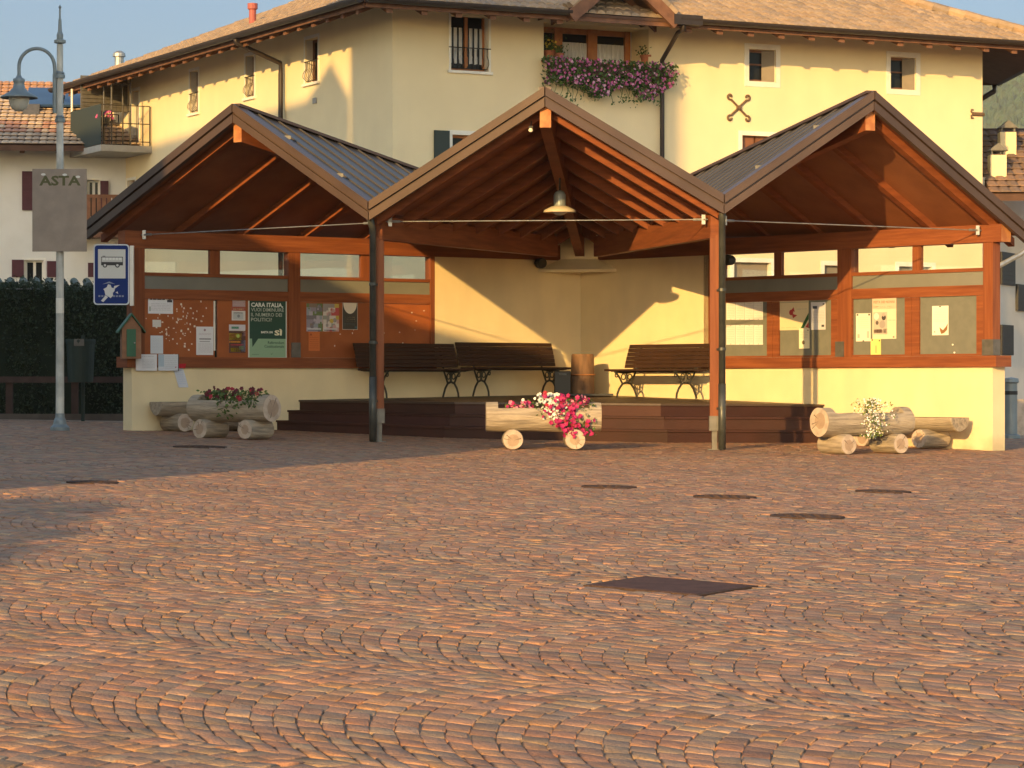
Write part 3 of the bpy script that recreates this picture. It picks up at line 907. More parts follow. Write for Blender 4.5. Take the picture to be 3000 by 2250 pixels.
c4 = FHL.p(LLEN, 0, 0); c2 = FH.p(FLEN, 0, 0); c3 = Vector((11.0, 75.0, 0))
for (p, q) in ((c2, c3), (c3, c4)):
    mb.quad((p.x, p.y, GZ - .5), (q.x, q.y, GZ - .5), (q.x, q.y, EZ), (p.x, p.y, EZ))
mb.build('wall', M['cream'], house)

def curtain(mb, fr, a0, a1, z0, z1, b):
    n = 26
    vs_ = []
    for i in range(n + 1):
        t = i / n
        vs_ += [fr.p(a0 + (a1 - a0) * t, b + 0.012 * math.sin(t * 40), z0 + (0.02 * abs(math.sin(t * 16)))), fr.p(a0 + (a1 - a0) * t, b + 0.012 * math.sin(t * 40), z1)]
    mb.add(vs_, [(2 * i, 2 * i + 2, 2 * i + 3, 2 * i + 1) for i in range(n)])

def window(fr, h, trim=0.09, sill=True, sash=2, wood=None, curt=None, rail_=False, depth=0.20, name='window', transom=None, parent=None):
    a0, a1, z0, z1 = h[:4]
    wood = wood or M['winwood']
    fw = 0.055
    w = MB()
    b0, b1 = -depth - .03, -depth + 0.03
    fr.box(w, a0 + .002, a0 + fw, b0, b1, z0 + .002, z1 - .002); fr.box(w, a1 - fw, a1 - .002, b0, b1, z0 + .002, z1 - .002)
    fr.box(w, a0 + fw + .001, a1 - fw - .001, b0, b1, z0 + .002, z0 + fw); fr.box(w, a0 + fw + .001, a1 - fw - .001, b0, b1, z1 - fw, z1 - .002)
    for i in range(1, sash):
        am = a0 + (a1 - a0) * i / sash
        fr.box(w, am - .035, am + .035, b0, b1 + .004, z0 + fw + .001, z1 - fw - .001)
    if transom:
        zt = z0 + (z1 - z0) * transom
        fr.box(w, a0 + fw + .001, a1 - fw - .001, b0 + .01, b1 - .012, zt - .018, zt + .018)
    wo = w.build(name, wood, parent or house)
    mb = MB(); mb.quad(fr.p(a0 + fw * .5, b0 + .02, z0 + fw * .5), fr.p(a1 - fw * .5, b0 + .02, z0 + fw * .5), fr.p(a1 - fw * .5, b0 + .02, z1 - fw * .5), fr.p(a0 + fw * .5, b0 + .02, z1 - fw * .5))
    mb.build('pane', M['pane'], wo)
    if trim:
        mb = MB(); t = trim
        fr.box(mb, a0 - t, a0 - .001, -.02, .014, z0 - .001, z1 + t); fr.box(mb, a1 + .001, a1 + t, -.02, .014, z0 - .001, z1 + t)
        fr.box(mb, a0, a1, -.02, .014, z1 + .001, z1 + t)
        if not sill: fr.box(mb, a0 - t, a1 + t, -.02, .014, z0 - t, z0 - .003)
        # white plastered reveals
        fr.box(mb, a0 + .001, a0 + .008, -depth + .032, -.021, z0 + .002, z1 - .010); fr.box(mb, a1 - .008, a1 - .001, -depth + .032, -.021, z0 + .002, z1 - .010)
        mb.build('surround', M['trim'], wo)
    if sill:
        mb = MB(); fr.box(mb, a0 - trim - .03, a1 + trim + .03, -depth + .032, 0.06, z0 - .06, z0 - .003)
        mb.build('sill', M['trim'], wo)
    if curt:
        mb = MB(); curtain(mb, fr, a0 + fw, a1 - fw, z0 + (z1 - z0) * curt[0], z0 + (z1 - z0) * curt[1], b0 + .024)
        mb.build('curtain', M['curtain'], wo)
    if rail_:
        mb = MB(); zt = z0 + 0.48
        bb = -0.05
        mb.tube([fr.p(a0 - .05, bb + .06, zt), fr.p(a1 + .05, bb + .06, zt)], 0.012, 6)
        mb.tube([fr.p(a0, bb + .02, z0 + .05), fr.p(a1, bb + .02, z0 + .05)], 0.010, 6)
        n = max(5, int((a1 - a0) / 0.11))
        for i in range(n + 1):
            a = a0 + .03 + (a1 - a0 - .06) * i / n
            mb.tube([fr.p(a, bb + .06, zt), fr.p(a, bb + .05, zt - .15), fr.p(a, bb + .12, z0 + .22), fr.p(a, bb + .13, z0 + .14), fr.p(a, bb + .03, z0 + .05)], 0.008, 5)
        mb.build('window_railing', M['railing'], wo)
    return wo
window(FH, w1, 0.05, curt=(0.12, 0.70), rail_=True)
window(FH, wA, 0.12, sill=False, sash=1, transom=0.55, wood=M['eave'])
window(FH, wB, 0.12, sill=False, sash=1, transom=0.55, wood=M['eave'])
# open casements seen against the far reveal
for h in (wA, wB):
    mb = MB(); a = h[0] + (h[1] - h[0]) * .62
    q = [FH.p(a, -.165, 0), FH.p(h[1] - .012, -.03, 0), FH.p(h[1] - .012, -.07, 0), FH.p(a + .03, -.168, 0)]
    mb.hexa([(p.x, p.y, h[2] + .012) for p in q] + [(p.x, p.y, h[3] - .014) for p in q])
    mb.build('casement', M['blind'], house)
wo = window(FH, wC, 0.09)
mb = MB(); a0, z1 = FH.px(1270, 392); a1 = wC[0] - .085
FH.box(mb, a0, a1, .016, .055, wC[2] - .02, wC[3] + .07)
mb.build('shutter', M['shutter_g'], house)
window(FH, wD, 0.10, wood=M['shutter_b'])
mb = MB()
for (u, v) in ((0.02, 0.47), (0.53, 0.98)):
    FH.box(mb, wD[0] + (wD[1] - wD[0]) * u, wD[0] + (wD[1] - wD[0]) * v, -.16, -.12, wD[2] + .01, wD[3] - .012)
mb.build('shutter', M['shutter_b'], house)
for h in (g1, g2, g3):
    wo = window(FH, h, 0.10, sash=1, wood=M['trim'])
    mb = MB(); FH.box(mb, h[0] + .03, h[1] - .03, -.16, -.12, h[2] + .01, h[3] - .01); mb.build('blind', M['blind'], wo)
for h in (lA, lB, lC): window(FHL, h, 0.07, sash=2, rail_=True, wood=M['eave'])
window(FHL, lD, 0.07, sash=1)
window(FHL, ld, 0.08, sash=2, sill=False, wood=M['shutter_b'])
# loggia: recessed wooden windows, curtains, ledge
a0, a1, z0, z1, dp = lo
mb = MB(); FH.box(mb, a0 - .3, a1 + .3, -dp - .4, -dp - .02, z0 - .2, z1 + .2); mb.build('loggia_back', M['interior'], house)
xs = [1593 + 8, 1626, 1645, 1720, 1745, 1826, 1838]
zt = z1
lw = MB()
def lx(x): return FH.px(x, 100, -dp)[0]
for (p, q) in ((1619, 1642), (1717, 1744), (1826, 1841)):
    FH.box(lw, lx(p), lx(q), -dp - .015, -dp + .09, z0, z1)
FH.box(lw, lx(1560), lx(1841) - .002, -dp - .012, -dp + .06, z1 - .12, z1 - .002)
lo_w = lw.build('loggia_window', M['winwood'], house)
mb = MB()
for (p, q) in ((1642, 1717), (1744, 1826)):
    mb.quad(FH.p(lx(p), -dp + .005, z0), FH.p(lx(q), -dp + .005, z0), FH.p(lx(q), -dp + .005, z1 - .12), FH.p(lx(p), -dp + .005, z1 - .12))
mb.build('pane', M['pane'], lo_w)
mb = MB()
for (p, q) in ((1643, 1716), (1745, 1825)): curtain(mb, FH, lx(p), lx(q), z0 + .02, z0 + .50, -dp + .03)
mb.build('curtain', M['curtain'], lo_w)
mb = MB(); FH.box(mb, lx(1841) + .001, a1 - .001, -dp - .018, -dp + .012, z0 + .001, z1 - .002); mb.build('loggia_side', M['white_pl'], house)
mb = MB(); FH.box(mb, a0 - .06, a1 + .06, -dp + .1, .05, z0 - .055, z0 - .003); mb.build('ledge', M['winwood'], house)

# eaves: hip roof with overhang
OF, OL, OR = 1.40, 1.25, 1.25
PITCH = math.tan(rad(22.5))
GE = Z(7.80)                       # tile edge height
X0, Y0 = FH.o
def hp(a, c, z):                   # a along the front from the eave corner, c up along the left side
    a, c = a - OL, c - OF
    return Vector((X0 + a * FH.d[0] + c * FHL.d[0], Y0 + a * FH.d[1] + c * FHL.d[1], z))
W_, D_ = FLEN + OL + OR, LLEN + OF + 0.6
half = W_ / 2
top = GE + half * PITCH
r0, r1 = hp(half, half, top), hp(half, D_ - half, top)
e = [hp(0, 0, GE), hp(W_, 0, GE), Vector((12.35, 74.4, GE)), hp(0, D_, GE)]
mb = MB()
under = -0.16
for poly in ([e[0], e[1], r0], [e[1], e[2], r0], [e[2], e[3], r1, r0], [e[3], e[0], r0, r1]):
    mb.add([dz(p, -0.09) for p in poly], [tuple(range(len(poly)))])
    mb.add([dz(p, -0.15) for p in poly], [tuple(range(len(poly)))[::-1]])
for i in range(4):
    p, q = e[i], e[(i + 1) % 4]
    mb.quad(dz(p, -.15), dz(q, -.15), dz(q, -.09), dz(p, -.09))
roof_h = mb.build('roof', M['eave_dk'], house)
# pantiles
pal = [(0.40, 0.285, 0.180), (0.37, 0.27, 0.175), (0.42, 0.30, 0.19), (0.34, 0.25, 0.17), (0.39, 0.27, 0.165), (0.31, 0.235, 0.17)]
def tiles(mb, org, along, up, rise, length, nrow, lim0, lim1, tw=0.205, tl=0.36):
    """coppi tiles: half-round columns stepping down the slope"""
    along, up = Vector(along).normalized(), Vector(up).normalized()
    ncol = int(length / tw)
    ang = [0, 30, 60, 90, 120, 150, 180]
    for r in range(nrow):
        t0, t1 = r * tl, (r + 1) * tl + 0.03
        for c_ in range(ncol):
            ac = (c_ + .5) * tw
            if ac < lim0 + t0 * 1.0 * LIMK or ac > length - lim1 - t0 * LIMK: continue
            base = rng.choice(pal); k = rng.uniform(.88, 1.08)
            cc = tuple(v * k for v in base)
            o0 = org + along * ac + up * t0; o1 = org + along * ac + up * t1
            jit = rng.uniform(-.003, .003)
            vs_ = []
            for (o, z_, rr) in ((o0, t0 * rise + 0.012 + jit, tw * .50), (o1, t1 * rise - 0.012 + jit, tw * .44)):
                for a_ in ang:
                    vs_.append(Vector(o) + along * (math.cos(rad(a_)) * rr) + Vector((0, 0, z_ + math.sin(rad(a_)) * rr * .75)))
            m = len(ang)
            mb.add(vs_, [(i, i + 1, m + i + 1, m + i) for i in range(m - 1)] + [tuple(range(m))], cc)
LIMK = 1.0
nf, nl = FH.n, FHL.n
mb = MB(); tiles(mb, Vector(e[0]) - Vector((0, 0, .08)), FH.d + (0,), (-nf[0], -nf[1], 0), PITCH, W_, 23, 0, 0)
mb.build('roof_tiles', M['tile'], roof_h, colattr=True)
mb = MB(); tiles(mb, Vector(e[0]) - Vector((0, 0, .08)), FHL.d + (0,), (-nl[0], -nl[1], 0), PITCH, D_, 25, 0, 0)
mb.build('roof_tiles', M['tile'], roof_h, colattr=True)
mb = MB()
for (p, q) in ((e[0], r0), (e[1], r0), (r0, r1)):
    n = int((q - p).length / 0.38)
    for i in range(n):
        k = rng.uniform(.8, 1.1)
        mb.tube([dz(lerp(p, q, i / n), .015), dz(lerp(p, q, (i + 1.1) / n), .045 + rng.uniform(-.01, .01))], [.125, .105], 8, cc=tuple(v * k for v in rng.choice(pal)))
mb.build('hip_tiles', M['tile'], roof_h, colattr=True)
# gutters: open half-round along the eaves
def gutter(p, q, out, name='gutter'):
    p, q = Vector(p), Vector(q); out = Vector(out).normalized()
    mb = MB(); n = 8; vs_ = []
    for o in (p, q):
        for rr in (0.105, 0.097):
            for i in range(n + 1):
                t = math.pi + math.pi * i / n
                vs_.append(o + out * (0.105 + rr * math.cos(t)) + Vector((0, 0, rr * math.sin(t) - 0.03)))
    m = n + 1
    fs = []
    for i in range(n):
        fs.append((i, i + 1, 2 * m + i + 1, 2 * m + i)); fs.append((m + i + 1, m + i, 3 * m + i, 3 * m + i + 1))
    for k in (0, n): fs.append((k, m + k, 3 * m + k, 2 * m + k))
    fs.append(tuple(list(range(m)))); fs.append(tuple(range(2 * m, 3 * m)))
    mb.add(vs_, fs)
    return mb.build(name, M['gutter'], roof_h, smooth=False)
aDorm0, aDorm1 = FH.px(1668, 60, OF)[0] + OL, FH.px(1974, 60, OF)[0] + OL
aG0, aG1 = FH.px(1668, 45, OF)[0] + OL, FH.px(1985, 60, OF)[0] + OL
gutter(hp(0, 0, GE - .03), hp(aG0, 0, GE - .03), nf + (0,))
gutter(hp(aG1, 0, GE - .03), hp(W_ + .05, 0, GE - .03), nf + (0,))
gutter(hp(0, 0, GE - .03), hp(0, D_, GE - .03), nl + (0,))
gutter(dz(e[1], -.03), dz(e[2], -.03), (1, -.05, 0))
# eave board and rafter tails
mb = MB()
mb.beam(hp(0.05, 0.05, GE - .19), hp(W_ - .05, 0.05, GE - .19), 0.05, 0.10); mb.beam(hp(0.05, 0.10, GE - .19), hp(0.05, D_, GE - .19), 0.05, 0.10)
mb.build('eave_board', M['eave'], roof_h)
n = int(W_ / 0.78)
for i in range(n):
    a = 0.6 + i * 0.78
    if aDorm0 < a < aDorm1 or a > W_ - .3: continue
    mb = MB()
    mb.hang(hp(a, 0.10, GE - .165 + .10 * PITCH), hp(a, OF + .1, GE - .165 + (OF + .1) * PITCH), 0.14, 0.20)
    mb.build('rafter_tail', M['eave'], roof_h)
n = int(D_ / 0.78)
for i in range(n):
    c_ = 0.6 + i * 0.78
    mb = MB()
    mb.hang(hp(0.10, c_, GE - .165 + .10 * PITCH), hp(OL + .1, c_, GE - .165 + (OL + .1) * PITCH), 0.14, 0.20)
    mb.build('rafter_tail', M['eave'], roof_h)
# wall head closing the gap up to the roof boards
mb = MB()
FH.box(mb, 0.0, FLEN, -.26, -.001, EZ + .001, GE + .30); FHL.box(mb, 0.27, LLEN, -.26, -.001, EZ + .001, GE + .28)
mb.build('wall_head', M['cream'], house)
# dormer gable over the loggia
dm = MB()
am = (aDorm0 + aDorm1) / 2
hw = (aDorm1 - aDorm0) / 2
ds = 0.80
dzt = GE - .10 + hw * ds
for sgn in (-1, 1):
    lo_a = am + sgn * hw
    A_, B_, C__, D__ = hp(lo_a, -.12, GE - .10), hp(am, -.12, dzt), hp(am, 5.0, dzt), hp(lo_a, 5.0, GE - .10)
    dm.add([A_, B_, C__, D__] + [dz(p, .10) for p in (A_, B_, C__, D__)], [(0, 1, 2, 3), (4, 5, 6, 7), (0, 1, 5, 4), (1, 2, 6, 5), (2, 3, 7, 6), (3, 0, 4, 7)])
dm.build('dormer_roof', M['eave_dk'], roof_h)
mb = MB()
for sgn in (-1, 1):
    mb.beam(hp(am + sgn * (hw + .02), -.16, GE - .19), hp(am, -.16, dzt - .07), 0.05, 0.26)
mb.build('barge_board', M['eave'], roof_h)
for c_ in (0.05, 0.75):
    mb = MB()
    for sgn in (-1, 1):
        mb.hang(hp(am + sgn * hw, c_, GE - .11), hp(am, c_, dzt - .01), 0.10, 0.16)
    mb.build('dormer_rafter', M['eave'], roof_h)
mb = MB(); mb.beam(hp(am, -.2, dzt - .16), hp(am, 2.5, dzt - .16), 0.14, 0.22); mb.build('dormer_ridge', M['eave'], roof_h)
mb = MB()
for sgn in (-1, 1):
    tl_o = hp(am + sgn * hw, -.12, GE + .02)
    for r in range(7):
        for q in range(20):
            p = lerp(hp(am + sgn * hw, -.1 + q * .21, GE + .04), hp(am, -.1 + q * .21, dzt + .12), r / 7)
            p2 = lerp(hp(am + sgn * hw, -.1 + q * .21, GE + .04), hp(am, -.1 + q * .21, dzt + .12), (r + 1.1) / 7)
            k = rng.uniform(.8, 1.1)
            mb.tube([p, p2], [.105, .095], 7, cc=tuple(v * k for v in rng.choice(pal)))
mb.build('roof_tiles', M['tile'], roof_h, colattr=True)
# downpipes
mb = MB()
p0 = hp(aG1 + .12, -.09, GE - .12); p1 = FH.p(FH.px(1940, 190, .12)[0], .12, FH.px(1940, 190, .12)[1])
mb.tube([p0, dz(p0, -.18), lerp(p0, p1, .25), dz(p1, .10), dz(p1, -.12), (p1.x, p1.y, GZ)], .05, 10)
mb.build('downpipe', M['gutter'], house, smooth=True)
mb = MB(); FH.box(mb, FH.px(1962, 60, OF)[0], FH.px(2045, 60, OF)[0], OF - .02, OF + .2, GE - .20, GE + .01); mb.build('gutter_box', M['gutter'], roof_h)
mb = MB()
aa, zz = FHL.px(822, 205, .12)
q0 = hp(-.09, FHL.px(700, 108, OL)[0] + OF, GE - .12); q1 = FHL.p(aa, .12, zz)
mb.tube([q0, dz(q0, -.12), dz(q1, .15), dz(q1, -.1), (q1.x, q1.y, GZ)], .055, 10)
mb.build('downpipe', M['gutter'], house, smooth=True)
mb = MB()
p1 = FH.p(FLEN - .05, -.6, Z(6.5))
e1 = hp(W_ - .1, 1.4, GE - .2)
mb.tube([dz(e[2], -.1), dz(e[2], -.3), (11.35, 74.6, Z(6.9)), (11.12, 74.6, Z(6.7)), (11.12, 74.6, GZ)], .07, 10)
mb.build('downpipe', M['gutter'], house, smooth=True)
# roof flue, aerial cowl
fl_p = at(740, 60, 68.5)
mb = MB(); mb.lathe([(0, -1.0), (.085, -1.0), (.085, .25), (.12, .27), (.12, .40), (0, .42)], fl_p, 12); mb.build('roof_flue', M['flue'], roof_h, smooth=False)
fl_p = at(349, 172, 76.5)
mb = MB(); mb.lathe([(0, -1.2), (.12, -1.2), (.12, .05), (0, .05)], fl_p, 12); mb.lathe([(.17, .05), (.16, .14), (.08, .2), (0, .21)], fl_p, 12); mb.build('roof_flue', M['steel'], roof_h)
# wrought iron wall anchors
def scroll_anchor(fr, a, z, s, parent):
    mb = MB()
    for sa in (-1, 1):
        for sz in (-1, 1):
            pts = [fr.p(a, .02, z)]
            ex_, ez_ = a + sa * s * .30, z + sz * s * .26
            pts += [fr.p(a + sa * s * .12, .02, z + sz * s * .11), fr.p(ex_, .02, ez_)]
            cx_, cz_ = ex_ + sa * s * .04, ez_ + sz * s * .10
            r_ = s * .11
            st = math.atan2(ez_ - cz_, ex_ - cx_)
            for i in range(1, 11):
                t = st + sa * sz * i * 0.55
                rr = r_ * (1 - i * .06)
                pts.append(fr.p(cx_ + math.cos(t) * rr, .02, cz_ + math.sin(t) * rr))
            mb.tube(pts, .026, 6)
    mb.tube([fr.p(a, -.005, z), fr.p(a, .06, z)], .055, 10)
    mb.build('wall_anchor', M['anchor'], parent)
a_, z_ = FH.px(2163, 316); scroll_anchor(FH, a_, z_, 0.66, house)
mb = MB(); a_, z_ = FH.px(2850, 334)
mb.tube([FH.p(a_, .02, z_), FH.p(FLEN + .02, .02, z_)], .045, 8)
for s in (-1, 1): mb.tube([FH.p(a_, .02, z_), FH.p(a_ - .06, .02, z_ + s * .05), FH.p(a_ - .05, .02, z_ + s * .10), FH.p(a_, .02, z_ + s * .09)], .02, 6)
mb.build('wall_anchor', M['anchor'], house)
mb = MB(); a_, z_ = FHL.px(924, 295); FHL.box(mb, a_ - .1, a_ + .1, 0.001, .03, z_ - .06, z_ + .06); mb.build('wall_vent', M['concrete'], house)

# balcony at the far end of the side wall
zb = Z(5.99)
bal = MB(); FHL.box(bal, a_bal0, a_bal1, .001, 1.35, zb - .16, zb); bo = bal.build('balcony', M['concrete'], house)
mb = MB()
def rail_run(p, q, n):
    for t in range(n + 1):
        r_ = lerp(p, q, t / n); mb.tube([r_, dz(r_, 1.0)], .009 if t % 4 else .018, 5, caps=False)
    for h_ in (.1, .55, 1.0): mb.beam(dz(p, h_), dz(q, h_), .022, .022)
rail_run(FHL.p(a_bal0 + .03, .05, zb), FHL.p(a_bal0 + .03, 1.3, zb), 7)
rail_run(FHL.p(a_bal0 + .03, 1.3, zb), FHL.p(a_bal1 - .03, 1.3, zb), 8)
rail_run(FHL.p(a_bal1 - .03, 1.3, zb), FHL.p(a_bal1 - .03, .05, zb), 8)
mb.build('railing', M['railing'], bo)
mb = MB(); FHL.box(mb, a_bal0 + .05, a_bal1 - .02, 1.325, 1.335, zb + .02, zb + 1.02); mb.build('privacy_screen', M['shutter_g'], bo)
mb = MB(); FHL.box(mb, 16.55, 16.60, .03, 1.28, zb + 1.0, zb + 1.9)
for i in range(9): FHL.box(mb, 16.52, 16.549, .05, 1.26, zb + 1.02 + i * .1, zb + 1.08 + i * .1)
mb.build('wind_screen', M['shoe'], bo)
mb = MB(); mb.tube([FHL.p(a_bal1 - .03, 1.3, zb), FHL.p(a_bal1 - .03, 1.3, GE - .2)], .03, 8); mb.build('balcony_post', M['trim'], bo)
t = thing('drying_rack', 'thin drying rack standing on the balcony', 'drying rack', FHL.p(15.3, .7, zb))
mb = MB()
for (a_, b_) in ((15.1, .45), (15.1, .95), (15.7, .45), (15.7, .95)): mb.tube([FHL.p(a_, b_, zb), FHL.p(a_, b_, zb + 1.75)], .022, 6)
mb.build('rack_post', M['shoe'], t)
mb = MB()
for i in range(5): mb.tube([FHL.p(15.1, .45 + i * .12, zb + 1.6), FHL.p(15.7, .45 + i * .12, zb + 1.6)], .012, 5)
for b_ in (.45, .95): mb.tube([FHL.p(15.1, b_, zb + .9), FHL.p(15.7, b_, zb + .9)], .016, 5)
mb.build('rack_bar', M['shoe'], t)

# ------------------------------------------------------------------ plants
def leaf_cloud(mb, n, sampler, size, tone0, spread=0.25, up=0.5):
    for _ in range(n):
        c = Vector(sampler())
        s = size * rng.uniform(.6, 1.3)
        d = Vector((rng.gauss(0, 1), rng.gauss(0, 1), rng.gauss(up, .7))).normalized()
        a = d.orthogonal().normalized()
        a = Matrix.Rotation(rng.uniform(0, 6.28), 3, d) @ a
        b = d.cross(a)
        k = rng.uniform(1 - spread, 1 + spread)
        cc = (tone0[0] * k * rng.uniform(.9, 1.15), tone0[1] * k, tone0[2] * k * rng.uniform(.85, 1.1))
        mb.add([c - a * s * .5, c + b * s * .30, c + a * s * .55 + d * s * .1, c - b * s * .30], [(0, 1, 2, 3)], cc)

def blossom(mb, c, r, cc, facing=None):
    d = Vector(facing) if facing is not None else Vector((rng.gauss(0, .6), -1 + rng.gauss(0, .4), rng.uniform(.1, .9)))
    d.normalize()
    a = d.orthogonal().normalized(); b = d.cross(a)
    vs_ = [Vector(c) - d * r * .25]
    n = 10
    t0 = rng.uniform(0, 1)
    for i in range(n):
        t = t0 + 2 * math.pi * i / n
        rr = r * (1.0 if i % 2 == 0 else .72)
        vs_.append(Vector(c) + (a * math.cos(t) + b * math.sin(t)) * rr + d * r * rng.uniform(-.05, .12))
    k = rng.uniform(.8, 1.12)
    mb.add(vs_, [(0, 1 + i, 1 + (i + 1) % n) for i in range(n)], tuple(v * k for v in cc))

def stems(mb, base, tips, r=.004):
    for t in tips:
        m = (Vector(base) + Vector(t)) / 2 + Vector((0, 0, .03))
        mb.tube([base, m, t], r, 4, caps=False, cc=(.9, 1, .7))

# ------------------------------------------------------------------ log planters and log seats
def log_planter(name, label, loc, rz, L=1.52, R=0.195, foot_r=0.135, foot_len=0.50, foot_x=0.46, group='hollowed log planters', bark_k=1.0):
    t = thing(name, label, 'planter', loc, rz, group)
    n = 28
    zc = foot_r * 2 * 0.86 + R
    # hollowed trunk: full section at both ends, open trough between
    mb = MB()
    seg = 30; ewall = 0.155
    zcut = zc + R * 0.60
    xs = [-L / 2 + L * i / seg for i in range(seg + 1)]
    xs = sorted(set(xs + [-L / 2 + ewall, L / 2 - ewall, -L / 2 + ewall + .004, L / 2 - ewall - .004]))
    ph = rng.uniform(0, 6)
    def rad_at(x, k):
        th = 2 * math.pi * k / n
        return R * (1 + .018 * math.sin(3 * th + ph + x * 3) + .012 * math.sin(x * 7 + ph) + .01 * math.sin(7 * th + x * 9)) * (0.985 if abs(abs(x) - L / 2) < .004 else 1)
    vs_ = []
    for x in xs:
        inner = abs(x) < L / 2 - ewall - .002
        for k in range(n):
            th = 2 * math.pi * k / n
            r_ = rad_at(x, k)
            y, z = r_ * math.cos(th), zc + r_ * math.sin(th)
            if inner and z > zcut: z = zcut + rng.uniform(-.006, .004)
            vs_.append((x, y, z))
    m = len(xs)
    fs = []
    for i in range(m - 1):
        inner = abs(xs[i]) < L / 2 - ewall - .002 and abs(xs[i + 1]) < L / 2 - ewall - .002
        for k in range(n):
            k2 = (k + 1) % n
            if inner and vs_[i * n + k][2] > zcut - .012 and vs_[i * n + k2][2] > zcut - .012:
                continue
            fs.append((i * n + k, i * n + k2, (i + 1) * n + k2, (i + 1) * n + k))
    mb.add(vs_, fs)
    trunk = mb.build('trunk', M['log'], t, local=True, smooth=False)
    for sgn, i in ((-1, 0), (1, m - 1)):
        mb = MB()
        ring = [vs_[i * n + k] for k in range(n)]
        mb.add([(p[0] + sgn * .002, p[1], p[2]) for p in ring], [tuple(range(n))])
        se = mb.build('sawn_end', M['logcut'], t, local=True)
        log_end(se, sgn * (L / 2 + .004), 0, zc, R, 'x', sgn)
    mb = MB()
    hw = R * .78
    mb.box(-L / 2 + ewall + .006, L / 2 - ewall - .006, -hw + .04, hw - .04, zcut - .10, zcut - .035)
    mb.build('soil', M['soil'], t, local=True)
    mb = MB()
    for sy in (-1, 1):
        mb.box(-L / 2 + ewall + .004, L / 2 - ewall - .004, sy * (hw - .018) - .020, sy * (hw - .018) + .018, zcut - .10, zcut - .004)
    mb.build('trough_rim', M['log'], t, local=True)
    for sx in (-1, 1):
        foot_log(t, sx * foot_x, foot_r, foot_len, M)
    return t, zcut

def log_end(par, off, c, zc, R, axis, sgn):
    """heartwood patch and drying cracks on a sawn end"""
    def P(u, v, e=0):
        return (off + sgn * e, c + u, zc + v) if axis == 'x' else (c + u, off + sgn * e, zc + v)
    mb = MB(); k = rng.uniform(.5, .62)
    ou, ov = rng.uniform(-.1, .1) * R, rng.uniform(-.1, .1) * R
    mb.add([P(ou + R * k * math.cos(i * .449) * rng.uniform(.9, 1.1), ov + R * k * math.sin(i * .449) * rng.uniform(.9, 1.1)) for i in range(14)], [tuple(range(14))])
    mb.build('heartwood', M['heart'], par, local=True)
    for _ in range(3):
        th = rng.uniform(0, 6.28); w = rng.uniform(.02, .045) * R; r0, r1 = rng.uniform(.0, .2) * R, rng.uniform(.7, .95) * R
        mb = MB()
        mb.add([P(ou + r0 * math.cos(th), ov + r0 * math.sin(th), .001), P(r1 * math.cos(th) - w * math.sin(th), r1 * math.sin(th) + w * math.cos(th), .001), P(r1 * math.cos(th) + w * math.sin(th), r1 * math.sin(th) - w * math.cos(th), .001)], [(0, 1, 2)])
        mb.build('crack', M['crack'], par, local=True)

def foot_log(t, x, r, ln, M, y0=0.0):
    mb = MB(); n = 22; vs_ = []
    ys = [-ln / 2, -ln / 2 + .015, 0, ln / 2 - .015, ln / 2]
    for i, y in enumerate(ys):
        rr = r * (.95 if i in (0, 4) else 1.0)
        for k in range(n):
            th = 2 * math.pi * k / n
            q = rr * (1 + .02 * math.sin(3 * th + x * 9 + y))
            z = r * .97 + q * math.sin(th)
            vs_.append((x + q * math.cos(th), y + y0, z))
    fs = [(i * n + k, i * n + (k + 1) % n, (i + 1) * n + (k + 1) % n, (i + 1) * n + k) for i in range(4) for k in range(n)]
    mb.add(vs_, fs)
    f = mb.build('foot_log', M['log_foot'], t, local=True)
    for sgn, i in ((-1, 0), (1, 4)):
        mb = MB(); mb.add([(p[0], p[1] + sgn * .002, p[2]) for p in vs_[i * n:(i + 1) * n]], [tuple(range(n))])
        mb.build('sawn_end', M['logcut'], f, local=True)
        log_end(f, sgn * (ln / 2 + .004), x, r * .97, r, 'y', sgn)
    return f

def log_bench(name, label, loc, rz, L, R=0.20, foot_x=None, group='half-log seats by the planters'):
    t = thing(name, label, 'log bench', loc, rz, group)
    n = 18; fr_ = .135
    ztop = 0.43
    mb = MB(); vs_ = []
    xs = [-L / 2, -L / 2 + .02, -L / 4, 0, L / 4, L / 2 - .02, L / 2]
    for i, x in enumerate(xs):
        rr = R * (.95 if i in (0, len(xs) - 1) else 1)
        for k in range(n + 1):
            th = math.pi + math.pi * k / n
            q = rr * (1 + .02 * math.sin(5 * th + x * 4))
            vs_.append((x, q * math.cos(th), ztop + q * math.sin(th)))
    m = n + 1
    fs = [(i * m + k, i * m + k + 1, (i + 1) * m + k + 1, (i + 1) * m + k) for i in range(len(xs) - 1) for k in range(n)]
    fs += [tuple(range(m)), tuple(range((len(xs) - 1) * m, len(xs) * m))]
    mb.add(vs_, fs)
    mb.build('seat', M['log'], t, local=True)
    mb = MB(); mb.add([(-L / 2, -R, ztop + .002), (L / 2, -R, ztop + .002), (L / 2, R, ztop + .002), (-L / 2, R, ztop + .002)], [(0, 1, 2, 3)])
    mb.build('seat_top', M['fence'], t, local=True)
    for x in (foot_x or (-L * .3, L * .3)): foot_log(t, x, fr_, .55, M)
    return t

